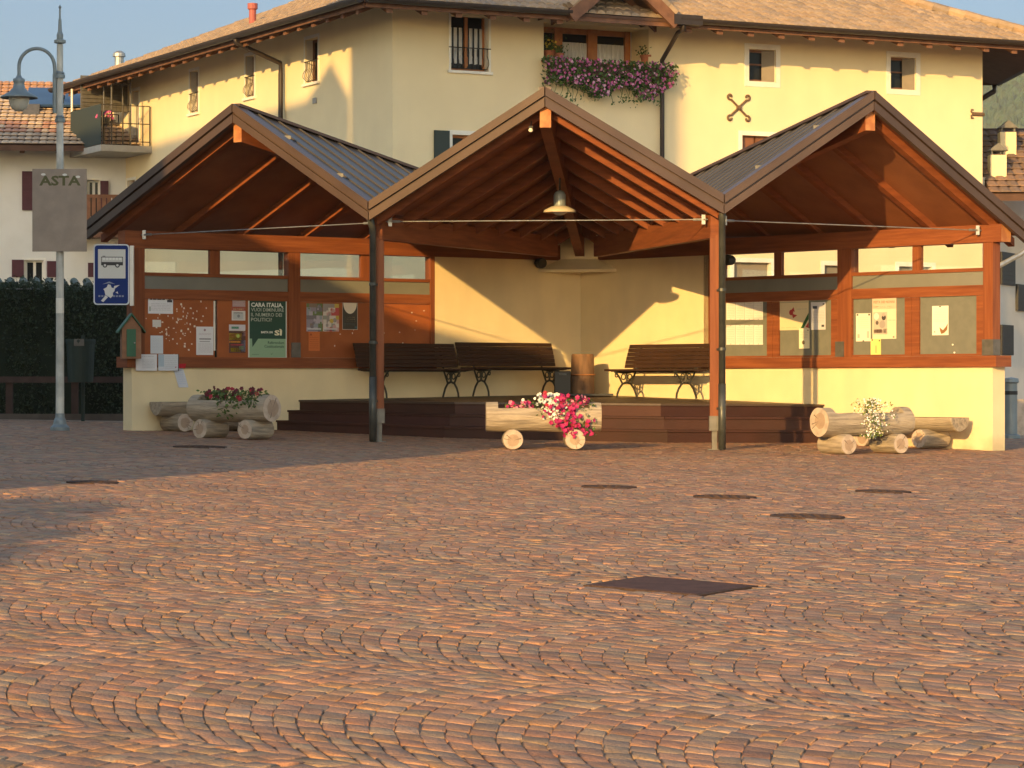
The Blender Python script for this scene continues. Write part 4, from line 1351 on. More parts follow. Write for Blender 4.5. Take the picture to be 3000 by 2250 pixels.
def put(px, d): 
    x = (px - 1500) / F * d
    return (x, d, ground(x, d) + 0.004)
LA = rad(-37); RA = rad(34)
la = put(684, 40.15); ca = put(1592, 38.45); ra = put(2528, 38.95)
log_planter('log_planter', 'shaded hollow log planter with dark red flowers, at left', la, LA, L=1.42, R=.188, foot_x=.42, foot_len=.46)
log_planter('log_planter', 'sunlit hollow log planter with white and pink flowers, at centre before the steps', ca, rad(2), foot_x=.41)
log_planter('log_planter', 'sunlit hollow log planter holding one white-flowered bush, at right', ra, RA)
lb = FL.p(FL.px(575)[0], 0.32, 0)
log_bench('log_bench', 'shaded half-log seat against the cream wall behind the left planter', (lb.x, lb.y, ground(lb.x, lb.y) + .004), math.atan2(4.8, 6.84), 1.7)
rb = FR.p(FR.px(2700)[0], 0.40, 0)
log_bench('log_bench', 'sunlit half-log seat against the cream wall behind the right planter', (rb.x, rb.y, ground(rb.x, rb.y) + .004), math.atan2(-6.4, 5.66), 2.1, foot_x=(-.55, .52))

def trough(loc, rz, L, x0, x1):
    """sampler in a planter's trough, world coordinates"""
    c_, s_ = math.cos(rz), math.sin(rz)
    def f(x, y, z): return (loc[0] + x * c_ - y * s_, loc[1] + x * s_ + y * c_, loc[2] + z)
    return f
ZT = .135 * 2 * .86 + .195 * 1.60
MAG = (0.42, 0.016, 0.115); PINK = (0.75, 0.25, 0.33); WHITE = (0.86, 0.84, 0.76); DRED = (0.115, 0.010, 0.018); RED = (0.40, 0.022, 0.038); LILA = (0.46, 0.11, 0.29)

def plant(name, label, loc, f, leaf_fn, flower_specs, nleaf, lsize, ltone, group, nstem=10):
    t = thing(name, label, 'plant', f(*loc), 0, group)
    mb = MB(); leaf_cloud(mb, nleaf, leaf_fn, lsize, ltone); mb.build('foliage', M['leaf'], t, colattr=True)
    mb = MB(); base = f(*loc)
    stems(mb, base, [leaf_fn() for _ in range(nstem)])
    mb.build('stem', M['leaf'], t, colattr=True)
    mb = MB()
    for (n, fn, r, cc) in flower_specs:
        for _ in range(n): blossom(mb, fn(), r * rng.uniform(.8, 1.2), cc)
    mb.build('blossom', M['petal'], t, colattr=True)
    return t

# left planter: dark red flowers
f = trough(la, LA, 1.5, 0, 0)
for q, (x0, x1, lab) in enumerate(((-.52, -.12, 'dark red flowering plant near the left end of the left planter'), (-.12, .25, 'trailing plant with dark red flowers in the middle of the left planter'), (.22, .62, 'dark red flowering plant spilling over beside the right end of the left planter'))):
    def lf(x0=x0, x1=x1, q=q):
        y = rng.gauss(0, .09)
        x = rng.uniform(x0, x1)
        if q and rng.random() < .35: return f(x, -rng.uniform(.16, .22), ZT - rng.uniform(0, .26 if q == 1 else .12))
        return f(x, y, ZT + rng.uniform(-.03, .12))
    def bf(x0=x0, x1=x1, q=q):
        return f(rng.uniform(x0, x1), rng.uniform(-.18, .08), ZT + rng.choice([rng.uniform(.02, .17), rng.uniform(.04, .17), rng.uniform(-.1, .05)]))
    plant('flower_plant', lab, ((x0 + x1) / 2, 0, ZT - .03), f, lf, [(11, bf, .038, DRED), (5, bf, .036, RED)], 190, .055, (.95, .95, .75), 'plants in the left planter')
# central planter: petunias
f = trough(ca, rad(2), 1.5, 0, 0)
def lf(): return f(rng.uniform(-.5, -.1), rng.gauss(-.02, .05), ZT + rng.uniform(-.03, .05))
def bf(): return f(rng.uniform(-.48, -.10), rng.uniform(-.15, .02), ZT + rng.uniform(0, .08))
plant('flower_plant', 'sparse pink plant at the left end of the central planter', (-.3, 0, ZT - .03), f, lf, [(16, bf, .032, PINK), (10, bf, .032, MAG)], 70, .05, (1.1, 1.0, .7), 'plants in the central planter')
def lf(): return f(rng.gauss(.12, .13), rng.uniform(-.24, .05), ZT + rng.uniform(-.18, .14))
def bf(): return f(rng.gauss(.12, .10), rng.uniform(-.25, -.12), ZT + rng.uniform(-.16, .15))
def bf2(): return f(rng.gauss(.10, .13), rng.uniform(-.12, .05), ZT + rng.uniform(.05, .19))
plant('flower_plant', 'dense white flowering plant in the middle of the central planter', (.12, 0, ZT - .03), f, lf, [(110, bf, .024, WHITE), (65, bf2, .024, WHITE)], 240, .045, (1.0, 1.1, .7), 'plants in the central planter')
def lf():
    u = rng.random(); return f(.28 + .40 * rng.random(), -rng.uniform(.08, .26), ZT + .12 - .48 * u)
def bf():
    u = rng.random() ** .8
    return f(.20 + .22 * u + rng.gauss(0, .12), -rng.uniform(.20, .28), ZT + .16 - .50 * u + rng.gauss(0, .04))
def bf2(): return f(rng.uniform(-.02, .6), rng.uniform(-.2, .04), ZT + rng.uniform(.02, .17))
plant('flower_plant', 'magenta petunia cascading over the right front of the central planter', (.42, 0, ZT - .03), f, lf, [(95, bf, .034, MAG), (44, bf2, .032, MAG), (12, bf, .03, RED), (14, bf2, .03, PINK)], 230, .05, (.9, 1.0, .6), 'plants in the central planter')
# right planter: airy white bush
f = trough(ra, RA, 1.5, 0, 0)
def lf():
    r_ = abs(rng.gauss(0, .5)); th = rng.uniform(0, 6.28); z = rng.uniform(-.34, .20)
    wid = .37 * math.sqrt(max(.05, 1 - ((z + .04) / .30) ** 2))
    return f(.02 + min(r_, 1) * wid * math.cos(th), -.16 + min(r_, 1) * wid * .6 * math.sin(th), ZT + z)
plant('flower_plant', 'airy bush with tiny white flowers hanging over the right planter', (.02, -.05, ZT - .03), f, lf, [(430, lf, .012, WHITE), (160, lf, .013, (.62, .54, .36))], 520, .035, (1.9, 1.6, 1.1), None, 40)

# ------------------------------------------------------------------ benches on the stage
def make_bench(label):
    t = thing('slatted_bench', label, 'bench', (0, 0, 0), 0, 'slatted benches on the stage')
    L = 1.86
    mb = MB()
    for i in range(6):      # seat slats, slightly dished
        y = -.44 + i * .072
        z = .44 + .02 * abs(i - 3) / 3 - (.0 if i else .004)
        mb.hexa([(-L / 2, y, z - .032), (L / 2, y, z - .032), (L / 2, y + .068, z - .032), (-L / 2, y + .068, z - .032), (-L / 2, y, z), (L / 2, y, z), (L / 2, y + .068, z), (-L / 2, y + .068, z)])
    mb.build('seat', M['bench'], t, local=True, bevel=.006)
    mb = MB()
    for i in range(6):
        z = .475 + i * .062; y = .005 + .10 * (i / 5) ** 1.2
        mb.hexa([(-L / 2, y, z), (L / 2, y, z), (L / 2, y + .026, z + .004), (-L / 2, y + .026, z + .004), (-L / 2, y + .014, z + .0605), (L / 2, y + .014, z + .0605), (L / 2, y + .042, z + .0615), (-L / 2, y + .042, z + .0615)])
    mb.build('backrest', M['bench'], t, local=True, bevel=.005)
    for sx in (-1, 1):
        x = sx * .66
        mb = MB()
        r = .017
        # arched cast-iron leg with scroll under the seat
        arch = [(x, -.43 + .02, 0), (x, -.40, .07), (x, -.36, .15), (x, -.29, .225), (x, -.20, .25), (x, -.11, .225), (x, -.04, .15), (x, .0, .07), (x, .03, 0)]
        mb.tube(arch, r, 6)
        mb.tube([(x, -.20, .25), (x, -.20, .40)], r, 6)
        mb.tube([(x, -.29, .225), (x, -.36, .33), (x, -.44, .405)], r * .9, 6)
        mb.tube([(x, -.11, .225), (x, -.05, .33), (x, .0, .42)], r * .9, 6)
        for (cy, cz, rr) in ((-.27, .335, .045), (-.13, .335, .045), (-.42, .36, .03)):
            mb.tube([(x, cy + rr * math.cos(a_), cz + rr * math.sin(a_)) for a_ in [i * .7 for i in range(10)]], .010, 5)
        mb.tube([(x, -.46, .41), (x, -.2, .395), (x, .0, .425), (x, .045, .55), (x, .13, .82)], r, 6)
        mb.build('iron_leg', M['iron'], t, local=True)
    return t
def place_bench(t, fr, a, b):
    p = fr.p(a, b, 0)
    t.location = (p.x, p.y, Z(deck_u(p.x, p.y)) + .002)
    t.rotation_euler = (0, 0, math.atan2(fr.d[1], fr.d[0]))
b0 = make_bench('shaded dark slatted bench partly behind the left front post')
place_bench(b0, FL, 4.79, 0.34)
b1 = copy_tree(b0); b1['label'] = 'dark slatted bench in the middle, beside the carved stump'
place_bench(b1, FL, 6.68, 0.34)
b2 = copy_tree(b0); b2['label'] = 'sunlit brown slatted bench left of the right front post'
aa = FR.px(1930, 1100, .5)[0]
place_bench(b2, FR, aa, 0.36)

# carved stump standing in the corner, with a dark box beside it
sp = at(1707, 1150, 46.2)
g = Z(deck_u(sp.x, sp.y))
t = thing('carved_stump', 'upright carved log standing in the corner between the benches', 'log', (sp.x, sp.y, g))
mb = MB()
n = 20; vs_ = []
zs = [0, .03, .18, .3, .45, .64, .665]
for i, z in enumerate(zs):
    for k in range(n):
        th = 2 * math.pi * k / n
        r_ = (.19 - .025 * z) * (1 + .03 * math.sin(4 * th + z * 3)) * (.94 if i in (0, len(zs) - 1) else 1)
        vs_.append((r_ * math.cos(th), r_ * math.sin(th), z))
mb.add(vs_, [(i * n + k, i * n + (k + 1) % n, (i + 1) * n + (k + 1) % n, (i + 1) * n + k) for i in range(len(zs) - 1) for k in range(n)] + [tuple(range((len(zs) - 1) * n, len(zs) * n))])
mb.build('trunk', M['stump'], t, local=True)
mb = MB()
for q in range(7):
    th = -1.9 + q * .12
    mb.tube([(.175 * math.cos(th + .05 * math.sin(z * 12)), .175 * math.sin(th), z) for z in (.08, .16, .24, .30)], [.012, .03, .03, .01], 6)
mb.build('carving', M['stump'], t, local=True)
mb = MB(); mb.tube([(.2 * math.cos(a_), .2 * math.sin(a_), .335) for a_ in [i * .314 for i in range(21)]], .012, 5); mb.build('rope_band', M['endgrain'], t, local=True)
o = MB()
cx, cy = sp.x - .05, sp.y - .25
o.box(cx - .55, cx + .52, cy - .30, cy + .34, g + .004, g + .035)
tag(o.build('base_board', M['black']), 'thin black board lying on the deck under the carved stump', 'board')
bp = at(1648, 1150, 45.9)
t = thing('speaker_box', 'small black box on the deck between the bench and the carved stump', 'box', (bp.x, bp.y, Z(deck_u(bp.x, bp.y)) + .036))
mb = MB(); mb.box(-.13, .13, -.12, .12, 0, .36); mb.build('body', M['black'], t, local=True, bevel=.01)
mb = MB(); mb.tube([(-.06, -.123, .31), (.06, -.123, .31)], .012, 6); mb.build('handle', M['steel'], t, local=True)

# hanging lamp under the central ridge, spotlight, wall loudspeakers
lp = at(1640, 620, 41.4)
t = thing('hanging_lamp', 'hanging lamp with cream dish shade under the central ridge beam', 'lamp', tuple(lp))
mb = MB(); mb.lathe([(.232, -.01), (.226, .02), (.12, .075), (.075, .08)], (0, 0, 0), 28); mb.lathe([(.230, -.012), (.224, .016), (.12, .068), (.0, .072)], (0, 0, 0), 28); mb.build('shade', M['enamel'], t, local=True, smooth=True)
mb = MB(); mb.lathe([(0, -.055), (.06, -.045), (.10, -.02), (.115, .01)], (0, 0, 0), 24); mb.build('diffuser', M['opal'], t, local=True, smooth=True)
mb = MB(); mb.lathe([(.085, .062), (.09, .10), (.085, .24), (.065, .28), (.03, .30), (0, .30)], (0, 0, 0), 20); mb.build('housing', M['lampgrey'], t, local=True)
mb = MB(); mb.tube([(0, 0, .29), (0, 0, .48)], .012, 8); mb.build('stem', M['black'], t, local=True)
s_ = at(1555, 381, 38.9)
t = thing('spotlight', 'tiny white spotlight hanging under the central gable left of the ridge beam', 'lamp', tuple(s_))
mb = MB(); mb.lathe([(0, -.03), (.025, -.022), (.032, .0), (.02, .025), (0, .03)], (0, 0, 0), 14); mb.build('bulb', M['trim'], t, local=True, smooth=True)
mb = MB(); mb.tube([(0, 0, .03), (.01, 0, .12)], .008, 6); mb.box(-.03, .03, -.03, .03, .03, .05); mb.build('bracket', M['black'], t, local=True)
for (fr, px_, py_, lab) in ((FL, 1583, 771, 'round dark loudspeaker on the shaded wall left of the corner capital'), (FR, 2136, 762, 'round dark loudspeaker on the wall right of the right front post')):
    a_, z_ = fr.px(px_, py_, .12)
    p = fr.p(a_, .12, z_)
    t = thing('loudspeaker', lab, 'loudspeaker', tuple(p), 0, 'loudspeakers on the pavilion walls')
    mb = MB(); d = Vector((fr.n[0], fr.n[1], 0))
    mb.tube([p - d * .10, p - d * .06, p + d * .05, p + d * .075], [.05, .075, .085, .075], 18); mb.build('housing', M['iron'], t)
    mb = MB(); mb.tube([p - d * .118, p - d * .10], .03, 8); mb.build('bracket', M['black'], t)

# ------------------------------------------------------------------ notices
def sheet(name, label, fr, x0, x1, y0, y1, b, paint, group=None, cat='notice', base=(0.74, 0.74, 0.76), thick=.004, skew=0.0):
    xm, ym = (x0 + x1) / 2, (y0 + y1) / 2
    a0 = fr.px(x0, ym, b)[0]; a1 = fr.px(x1, ym, b)[0]
    z1 = fr.px(xm, y0, b)[1]; z0 = fr.px(xm, y1, b)[1]
    t = thing(name, label, cat, fr.p((a0 + a1) / 2, b, z0), 0, group)
    mb = MB()
    P = lambda u, v, db=0: fr.p(a0 + (a1 - a0) * u + skew * (v - .5), b + thick + db, z0 + (z1 - z0) * v)
    w, h = a1 - a0, z1 - z0
    nq = 6; g = MB()
    vs_ = []
    for j in range(nq + 1):
        for i in range(nq + 1):
            u, v = i / nq, j / nq
            curl = 0.004 * (abs(u - .5) * 2) ** 3 + rng.uniform(0, .001)
            vs_.append(P(u, v, curl))
    mb.add(vs_, [(j * (nq + 1) + i, j * (nq + 1) + i + 1, (j + 1) * (nq + 1) + i + 1, (j + 1) * (nq + 1) + i) for j in range(nq) for i in range(nq)], base)
    sh = mb.build('sheet', M['paper'], t, colattr=True)
    if paint:
        pm = MB()
        class Pen:
            def rect(s, u0, u1, v0, v1, cc, db=.0055): pm.quad(P(u0, v0, db), P(u1, v0, db), P(u1, v1, db), P(u0, v1, db), cc)
            def poly(s, pts, cc, db=.006): pm.poly([P(u, v, db) for u, v in pts], cc)
            def lines(s, u0, u1, v0, v1, n, cc=(.35, .35, .38), k=.38):
                for i in range(n):
                    v = v1 - (v1 - v0) * (i + .5) / n; hh = (v1 - v0) / n * k / 2
                    u = u0
                    while u < u1 - .02:
                        e_ = min(u1, u + rng.uniform(.06, .2)); s.rect(u, e_, v - hh, v + hh, cc); u = e_ + .025
                    if rng.random() < .2: pass
            def text(s, txt, u, v, size, cc, width=None, bold=0, align='l', db=.006):
                add_text(pm, fr, txt, a0 + w * u, z0 + h * v, h * size, b + thick + db, cc, width * w if width else None, bold, align)
            def disc(s, u, v, r, cc, half=None, db=.006):
                pts = []
                for i in range(25):
                    t_ = 2 * math.pi * i / 24
                    pts.append((u + r / w * math.cos(t_) * h * 1.0, max(0, min(1, v + r * math.sin(t_)))))
                s.poly([(max(0, min(1, q[0])), q[1]) for q in pts[:-1]], cc, db)
        paint(Pen())
        pm.build('lettering', M['paper'], t, colattr=True)
    return t
BB = -0.030
PW = (0.72, 0.73, 0.76); DK = (.06, .06, .07)
def pt1(p):
    p.lines(.08, .70, .62, .82, 1, DK, .45); p.lines(.12, .9, .14, .52, 5, (.55, .55, .58))
    p.rect(.76, .97, .56, .68, DK); p.disc(.865, .78, .11, (.16, .13, .12)); p.rect(.05, .10, .12, .34, (.30, .36, .28))
sheet('notice', 'white landscape notice with a small dark portrait, top left of the left board', FL, 433, 506, 859, 919, BB, pt1, 'papers on the left boards', base=PW)
sheet('notice', 'small torn white slip under the portrait notice', FL, 446, 471, 937, 958, BB, lambda p: p.lines(.15, .85, .3, .7, 2, (.6, .6, .6)), 'papers on the left boards', base=(.66, .63, .58))
sheet('notice', 'plain bluish white sheet just above the sill at left', FL, 440, 477, 983, 1036, BB, lambda p: p.lines(.15, .88, .2, .85, 8, (.55, .57, .62), .3), 'papers on the left boards', base=(.62, .66, .70))
def pt4(p):
    p.disc(.5, .88, .045, (.35, .25, .30)); p.lines(.15, .88, .70, .78, 2, (.55, .50, .54)); p.rect(.18, .86, .545, .585, (.2, .2, .22)); p.rect(.2, .8, .46, .49, (.35, .35, .37)); p.lines(.12, .9, .08, .42, 8, (.55, .55, .58))
sheet('notice', 'white official notice with dark heading at the right of the first left board', FL, 574, 624, 957, 1040, BB, pt4, 'papers on the left boards', base=PW)
def pt5(p):
    p.lines(.1, .9, .45, .95, 6, (.35, .35, .36)); p.rect(0, 1, .0, .42, (.48, .32, .33)); p.lines(.05, .95, .05, .38, 4, (.62, .60, .58))
sheet('flyer', 'grey and pink flyer at the top of the narrow paper column', FL, 680, 718, 860, 899, BB, pt5, 'papers on the left boards', 'flyer', base=(.56, .54, .52))
def pt6(p):
    p.rect(0, 1, .75, 1, (.40, .12, .10)); p.lines(.1, .9, .78, .97, 1, (.75, .6, .3), .6); p.rect(.1, .85, .1, .62, (.50, .54, .55)); p.rect(.15, .8, .56, .62, DK); p.disc(.5, .34, .12, (.25, .27, .30))
sheet('flyer', 'pale flyer with red heading in the middle of the narrow paper column', FL, 678, 718, 901, 939, BB, pt6, 'papers on the left boards', 'flyer', base=(.66, .64, .62))
def pt7(p):
    p.rect(0, 1, .80, 1, (.62, .60, .66)); p.rect(.15, .6, .85, .93, (.10, .30, .20)); p.rect(0, 1, 0, .78, (.12, .06, .05))
    p.rect(.0, .78, .45, .70, (.75, .50, .04)); p.rect(.0, .7, .36, .42, (.80, .35, .05)); p.rect(.1, .9, .26, .31, (.72, .12, .14)); p.rect(.1, .72, .04, .18, (.78, .58, .03)); p.rect(.72, 1, .05, .45, (.35, .42, .58)); p.disc(.55, .6, .07, (.45, .55, .12)); p.rect(0, .35, .55, .58, (.5, .08, .06)); p.rect(0, .35, .62, .65, (.4, .05, .05)); p.rect(.85, 1, .60, .76, (.72, .45, .5)); p.rect(.62, .9, .12, .24, (.45, .6, .3))
sheet('flyer', 'yellow and red flyer at the bottom of the narrow paper column', FL, 670, 718, 951, 1034, BB, pt7, 'papers on the left boards', 'flyer', base=(.70, .66, .60))
G1, G2 = (.030, .078, .056), (.27, .43, .285)
def ptg(p):
    p.rect(.035, .975, .30, .99, G1); p.rect(.035, .975, .018, .30, G2); p.poly([(.10, .30), (.26, .30), (.11, .17)], G1, .0058)
    wh = (.72, .76, .70)
    p.text('CARA ITALIA,', .075, .785, .088, wh, .83, .003)
    p.text('VUOI DIMINUIRE', .075, .715, .075, (.42, .47, .41), .85, .001)
    p.text('IL NUMERO DEI', .075, .640, .075, (.42, .47, .41), .80, .001)
    p.text('POLITICI?', .075, .565, .075, (.42, .47, .41), .54, .001)
    p.text('BASTA UN', .335, .385, .042, wh, .30, .002)
    p.text('S\u00cc', .68, .355, .105, (.80, .78, .58), .20, .004)
    p.text('Referendum', .93, .222, .058, (.045, .10, .075), .42, .001, 'r')
    p.text('Costituzionale', .93, .165, .058, (.045, .10, .075), .51, .001, 'r')
    p.rect(.10, .28, .055, .062, (.12, .2, .15)); p.poly([(.58, .075), (.60, .055), (.65, .09), (.60, .068)], (.1, .2, .12))
sheet('poster', 'large dark green referendum poster reading CARA ITALIA with a pale green foot', FL, 726, 839, 858, 1050, BB, ptg, 'papers on the left boards', 'poster', base=(.66, .70, .64))
def collage(seed, pal_):
    def f_(p):
        r_ = random.Random(seed)
        for j in range(7):
            u = 0
            while u < .97:
                w_ = r_.uniform(.15, .45); p.rect(u, min(1, u + w_), j / 7, (j + 1) / 7, r_.choice(pal_)); u += w_
        for k in range(12): 
            c_ = (r_.uniform(.1, .9), r_.uniform(.1, .9)); p.disc(*c_, r_.uniform(.03, .09), r_.choice(pal_), db=.0065)
        p.rect(.06, .9, .07, .11, (.6, .62, .66), .0068); p.rect(.06, .7, .03, .055, (.08, .09, .14), .0068)
    return f_
sheet('flyer', 'dark busy photo flyer on the third left board, left of two', FL, 897, 944, 889, 971, BB, collage(3, [(.20, .19, .22), (.30, .27, .33), (.12, .11, .10), (.16, .22, .10), (.45, .42, .50), (.25, .20, .16), (.30, .34, .40)]), 'papers on the left boards', 'flyer')
sheet('flyer', 'red and white photo flyer on the third left board, right of two', FL, 945.5, 992, 890, 971, BB, collage(8, [(.62, .58, .55), (.50, .10, .10), (.55, .42, .10), (.66, .62, .60), (.32, .30, .30), (.55, .35, .35), (.30, .33, .30)]), 'papers on the left boards', 'flyer')
def ptm(p):
    p.rect(.03, .97, .02, .99, (.075, .07, .06)); pts = [(.5 + .44 * math.cos(t_), .99 - .40 * math.sin(t_)) for t_ in [math.pi * i / 16 for i in range(17)]]
    p.poly(pts, (.78, .72, .60)); p.lines(.15, .85, .28, .5, 3, (.25, .20, .12)); p.lines(.1, .8, .14, .24, 2, (.12, .22, .24)); p.rect(.8, .94, .05, .12, (.1, .35, .5))
sheet('flyer', 'black flyer with a big pale half disc at its top', FL, 1002, 1047, 887, 966, BB, ptm, 'papers on the left boards', 'flyer', base=(.5, .46, .40))
sheet('notice', 'faded orange sheet low on the third left board', FL, 903, 936, 972, 1028, BB, lambda p: (p.rect(.12, .3, .8, .9, (.35, .09, .03)), p.lines(.1, .9, .1, .75, 6, (.48, .13, .04), .4)), 'papers on the left boards', base=(.58, .17, .05))
# papers on the sill
sl = 0.056
sheet('notice', 'white printed sheet hung over the left sill, left of two', FL, 397, 459, 1038, 1086, sl, lambda p: (p.lines(.15, .85, .84, .92, 1, (.45, .45, .47)), p.lines(.3, .9, .15, .7, 6, (.58, .58, .6), .5)), 'papers on the left sill', base=(.68, .68, .70))
o = sheet('notice', 'bluish sheet on dark backing hung over the left sill, right of two', FL, 463, 523, 1038, 1086, sl, lambda p: (p.rect(.0, .28, .25, .98, (.40, .50, .58)), p.lines(.32, .92, .1, .9, 7, (.54, .57, .6), .35), p.rect(.96, 1, 0, 1, (.06, .06, .06))), 'papers on the left sill', base=(.62, .65, .69))
t = sheet('notice', 'loose slip hanging below the left sill by red tape', FL, 514, 543, 1074, 1135, .008, lambda p: p.lines(.12, .88, .15, .85, 8, (.55, .6, .72), .4), 'papers on the left sill', base=(.64, .67, .74), skew=-.10)
mb = MB(); a_, z_ = FL.px(530, 1072, .06)
mb.quad(FL.p(a_ - .10, .062, z_ - .03), FL.p(a_ + .07, .062, z_ - .035), FL.p(a_ + .09, .062, z_ + .035), FL.p(a_ - .06, .062, z_ + .03), (.45, .02, .03)); mb.build('tape', M['paper'], t, colattr=True)
# right boards
RB = -0.035
grp = 'papers on the right boards'
def four(n, y0, y1, where):
    for i in range(4):
        x0 = 2129 + i * 27
        sheet('notice', f'{("first", "second", "third", "fourth")[i]} white page, counted from the right front post, in the {where} row', FR, x0, x0 + 26.4, y0, y1, RB,
              lambda p: (p.lines(.12, .9, .1, .9, 9, (.62, .58, .52), .3), p.rect(.46, .54, .02, .05, DK), p.rect(.46, .54, .95, .98, DK)), grp, base=(.76, .73, .68))
four(4, 882, 937, 'upper'); four(4, 952, 1010, 'lower')
def ptb(p):
    p.rect(.02, .98, .93, .96, (.45, .40, .28)); p.disc(.42, .60, .095, (.42, .05, .05)); p.poly([(.40, .66), (.50, .78), (.54, .62)], (.42, .05, .05)); p.poly([(.44, .56), (.62, .50), (.48, .40)], (.42, .05, .05))
    p.poly([(.70, .0), (.80, .0), (1.0, .36), (1.0, .58)], (.03, .10, .03)); p.poly([(.90, .10), (1., .06), (1., .26)], (.50, .06, .05)); p.lines(.08, .6, .05, .12, 1, (.6, .5, .3)); p.lines(.6, .95, .68, .74, 1, (.5, .46, .35))
sheet('poster', 'cream poster with a red bird figure and a green diagonal stripe', FR, 2283, 2370, 881, 967, RB, ptb, grp, 'poster', base=(.68, .58, .36))
sheet('notice', 'pale grey page with a black stamp, overlapping the red bird poster', FR, 2377, 2420, 885, 966, RB + .008, lambda p: (p.rect(.12, .42, .76, .86, (.06, .07, .10)), p.lines(.12, .9, .25, .70, 8, (.44, .45, .47), .35), p.rect(.72, .9, .10, .18, DK), p.rect(.8, .92, .90, .95, DK)), grp, base=(.56, .57, .60))
sheet('notice', 'small cream page with a brown oval under the red bird poster', FR, 2342, 2373, 962, 1021, RB + .007, lambda p: (p.lines(.12, .85, .5, .9, 5, (.55, .52, .40), .3), p.disc(.42, .30, .10, (.17, .12, .06)), p.disc(.5, .32, .035, (.55, .42, .2), db=.0066), p.rect(.8, .9, .88, .93, DK)), grp, base=(.76, .72, .52))
sheet('notice', 'white page left of the tall photo poster on the third right board', FR, 2509, 2552, 918, 1000, RB, lambda p: (p.lines(.15, .88, .45, .88, 6, (.62, .60, .52), .3), p.rect(.1, .25, .12, .26, (.45, .44, .38)), p.rect(.74, .9, .12, .36, (.5, .48, .42)), p.rect(.05, .16, .92, .98, DK), p.rect(.84, .95, .92, .98, DK), p.rect(.45, .55, .0, .04, DK)), grp, base=(.78, .74, .62))
def ptf(p):
    p.rect(0, 1, .74, 1, (.70, .48, .36)); p.text('FESTA DEI NONNI', .05, .88, .09, (.30, .16, .10), .88, .001); p.lines(.05, .8, .76, .82, 1, (.85, .65, .5), .6)
    p.rect(.04, .62, .12, .66, (.52, .44, .37)); p.disc(.17, .56, .085, (.74, .68, .60)); p.disc(.48, .53, .07, (.07, .06, .06)); p.disc(.47, .60, .05, (.42, .36, .32), db=.0064); p.disc(.2, .40, .05, (.12, .10, .09)); p.disc(.42, .36, .10, (.36, .32, .29)); p.rect(.06, .42, .15, .24, (.16, .10, .09)); p.rect(.46, .60, .14, .25, (.40, .30, .26)); p.lines(.66, .97, .45, .47, 1, (.4, .3, .26)); p.rect(.86, .92, .03, .06, DK)
sheet('poster', 'tall cream and pink poster with a grey photograph, on the third right board', FR, 2557, 2627, 874, 993, RB + .004, ptf, grp, 'poster', base=(.76, .64, .48))
sheet('notice', 'yellow slip pinned under the tall photo poster', FR, 2552, 2582, 993, 1044, RB + .007, lambda p: (p.rect(.45, .58, .2, .62, (.55, .42, .18)), p.rect(.8, .92, .86, .94, DK), p.rect(.1, .22, .9, .98, DK)), grp, base=(.80, .66, .22))
sheet('notice', 'white page with a brown leaf shape, alone on the last right board', FR, 2732, 2780, 896, 982, RB, lambda p: (p.lines(.12, .85, .45, .85, 7, (.66, .62, .55), .25), p.poly([(.45, .28), (.52, .24), (.66, .17), (.86, .30), (.96, .40), (.92, .18), (.74, .08), (.56, .04), (.50, .12)], (.26, .13, .05)), p.rect(.11, .2, .09, .14, (.35, .34, .3)), p.rect(.42, .55, .955, .99, DK)), grp, base=(.80, .76, .66))
for (px_, py_) in ((2792, 1010), (2797, 1033)):
    a_, z_ = FR.px(px_, py_, RB)
    mb = MB(); mb.tube([FR.p(a_, RB + .001, z_), FR.p(a_, RB + .012, z_)], .013, 8)
    tag(mb.build('push_pin', M['trim']), 'white push pin at the foot of the last right board, ' + ('upper' if py_ == 1010 else 'lower') + ' of two', 'pin', 'pins on the last right board')

# ------------------------------------------------------------------ left side: lamp post, sign board, bus stop sign, bin, hedge, fence
lpx = S(129.5); lpd = 42.1
lx0 = (lpx - 1500) / F * lpd; lg = ground(lx0, lpd)
t = thing('street_lamp', 'tall worn grey lamp post with a bell lamp on a gooseneck arm', 'street lamp', (lx0, lpd, lg))
def hU(y): return Z((1125 - y) / F * lpd)
mb = MB(); mb.lathe([(.14, 0), (.14, .05), (.10, .09), (.09, .15), (.07, .19), (.065, .25)], (lx0, lpd, lg), 20); mb.build('base', M['lampgrey'], t)
mb = MB()
mb.lathe([(.062, .20), (.056, 2.2), (.050, hU(347) - lg), (.046, hU(130) - lg)], (lx0, lpd, lg), 16)
mb.build('pole', M['pole'], t, smooth=True)
for yy in (727, 349, 220):
    mb = MB(); mb.lathe([(.05, -.05), (.072, -.045), (.075, .0), (.062, .015), (.07, .03), (.05, .05)], (lx0, lpd, hU(yy)), 16); mb.build('collar', M['lampgrey'], t)
mb = MB(); mb.lathe([(.045, 0), (.085, .01), (.085, .05), (.06, .06)], (lx0, lpd, hU(128)), 16)
mb.build('collar', M['lampgrey'], t)
mb = MB(); mb.lathe([(.045, 0), (.05, .08), (.03, .13), (.022, .30), (.014, .32), (.014, .46), (.024, .48), (0, .52)], (lx0, lpd, hU(118)), 12); mb.build('finial', M['lampgrey'], t)
ax1 = (S(41) - 1500) / F * lpd; 
mb = MB()
cx_ = (lx0 - .08 + ax1) / 2; rr = (lx0 - .08 - ax1) / 2
zt = hU(195)
pts = [(lx0 - .075, lpd, hU(330)), (lx0 - .075, lpd, zt - .06)] + [(cx_ + rr * math.cos(t_), lpd, zt + rr * 1.02 * math.sin(t_)) for t_ in [math.pi * i / 16 for i in range(17)]] + [(ax1, lpd, hU(220))]
mb.tube(pts, .026, 10); mb.tube([(lx0 - .075, lpd, hU(332)), (lx0 - .075, lpd, hU(218))], .032, 10)
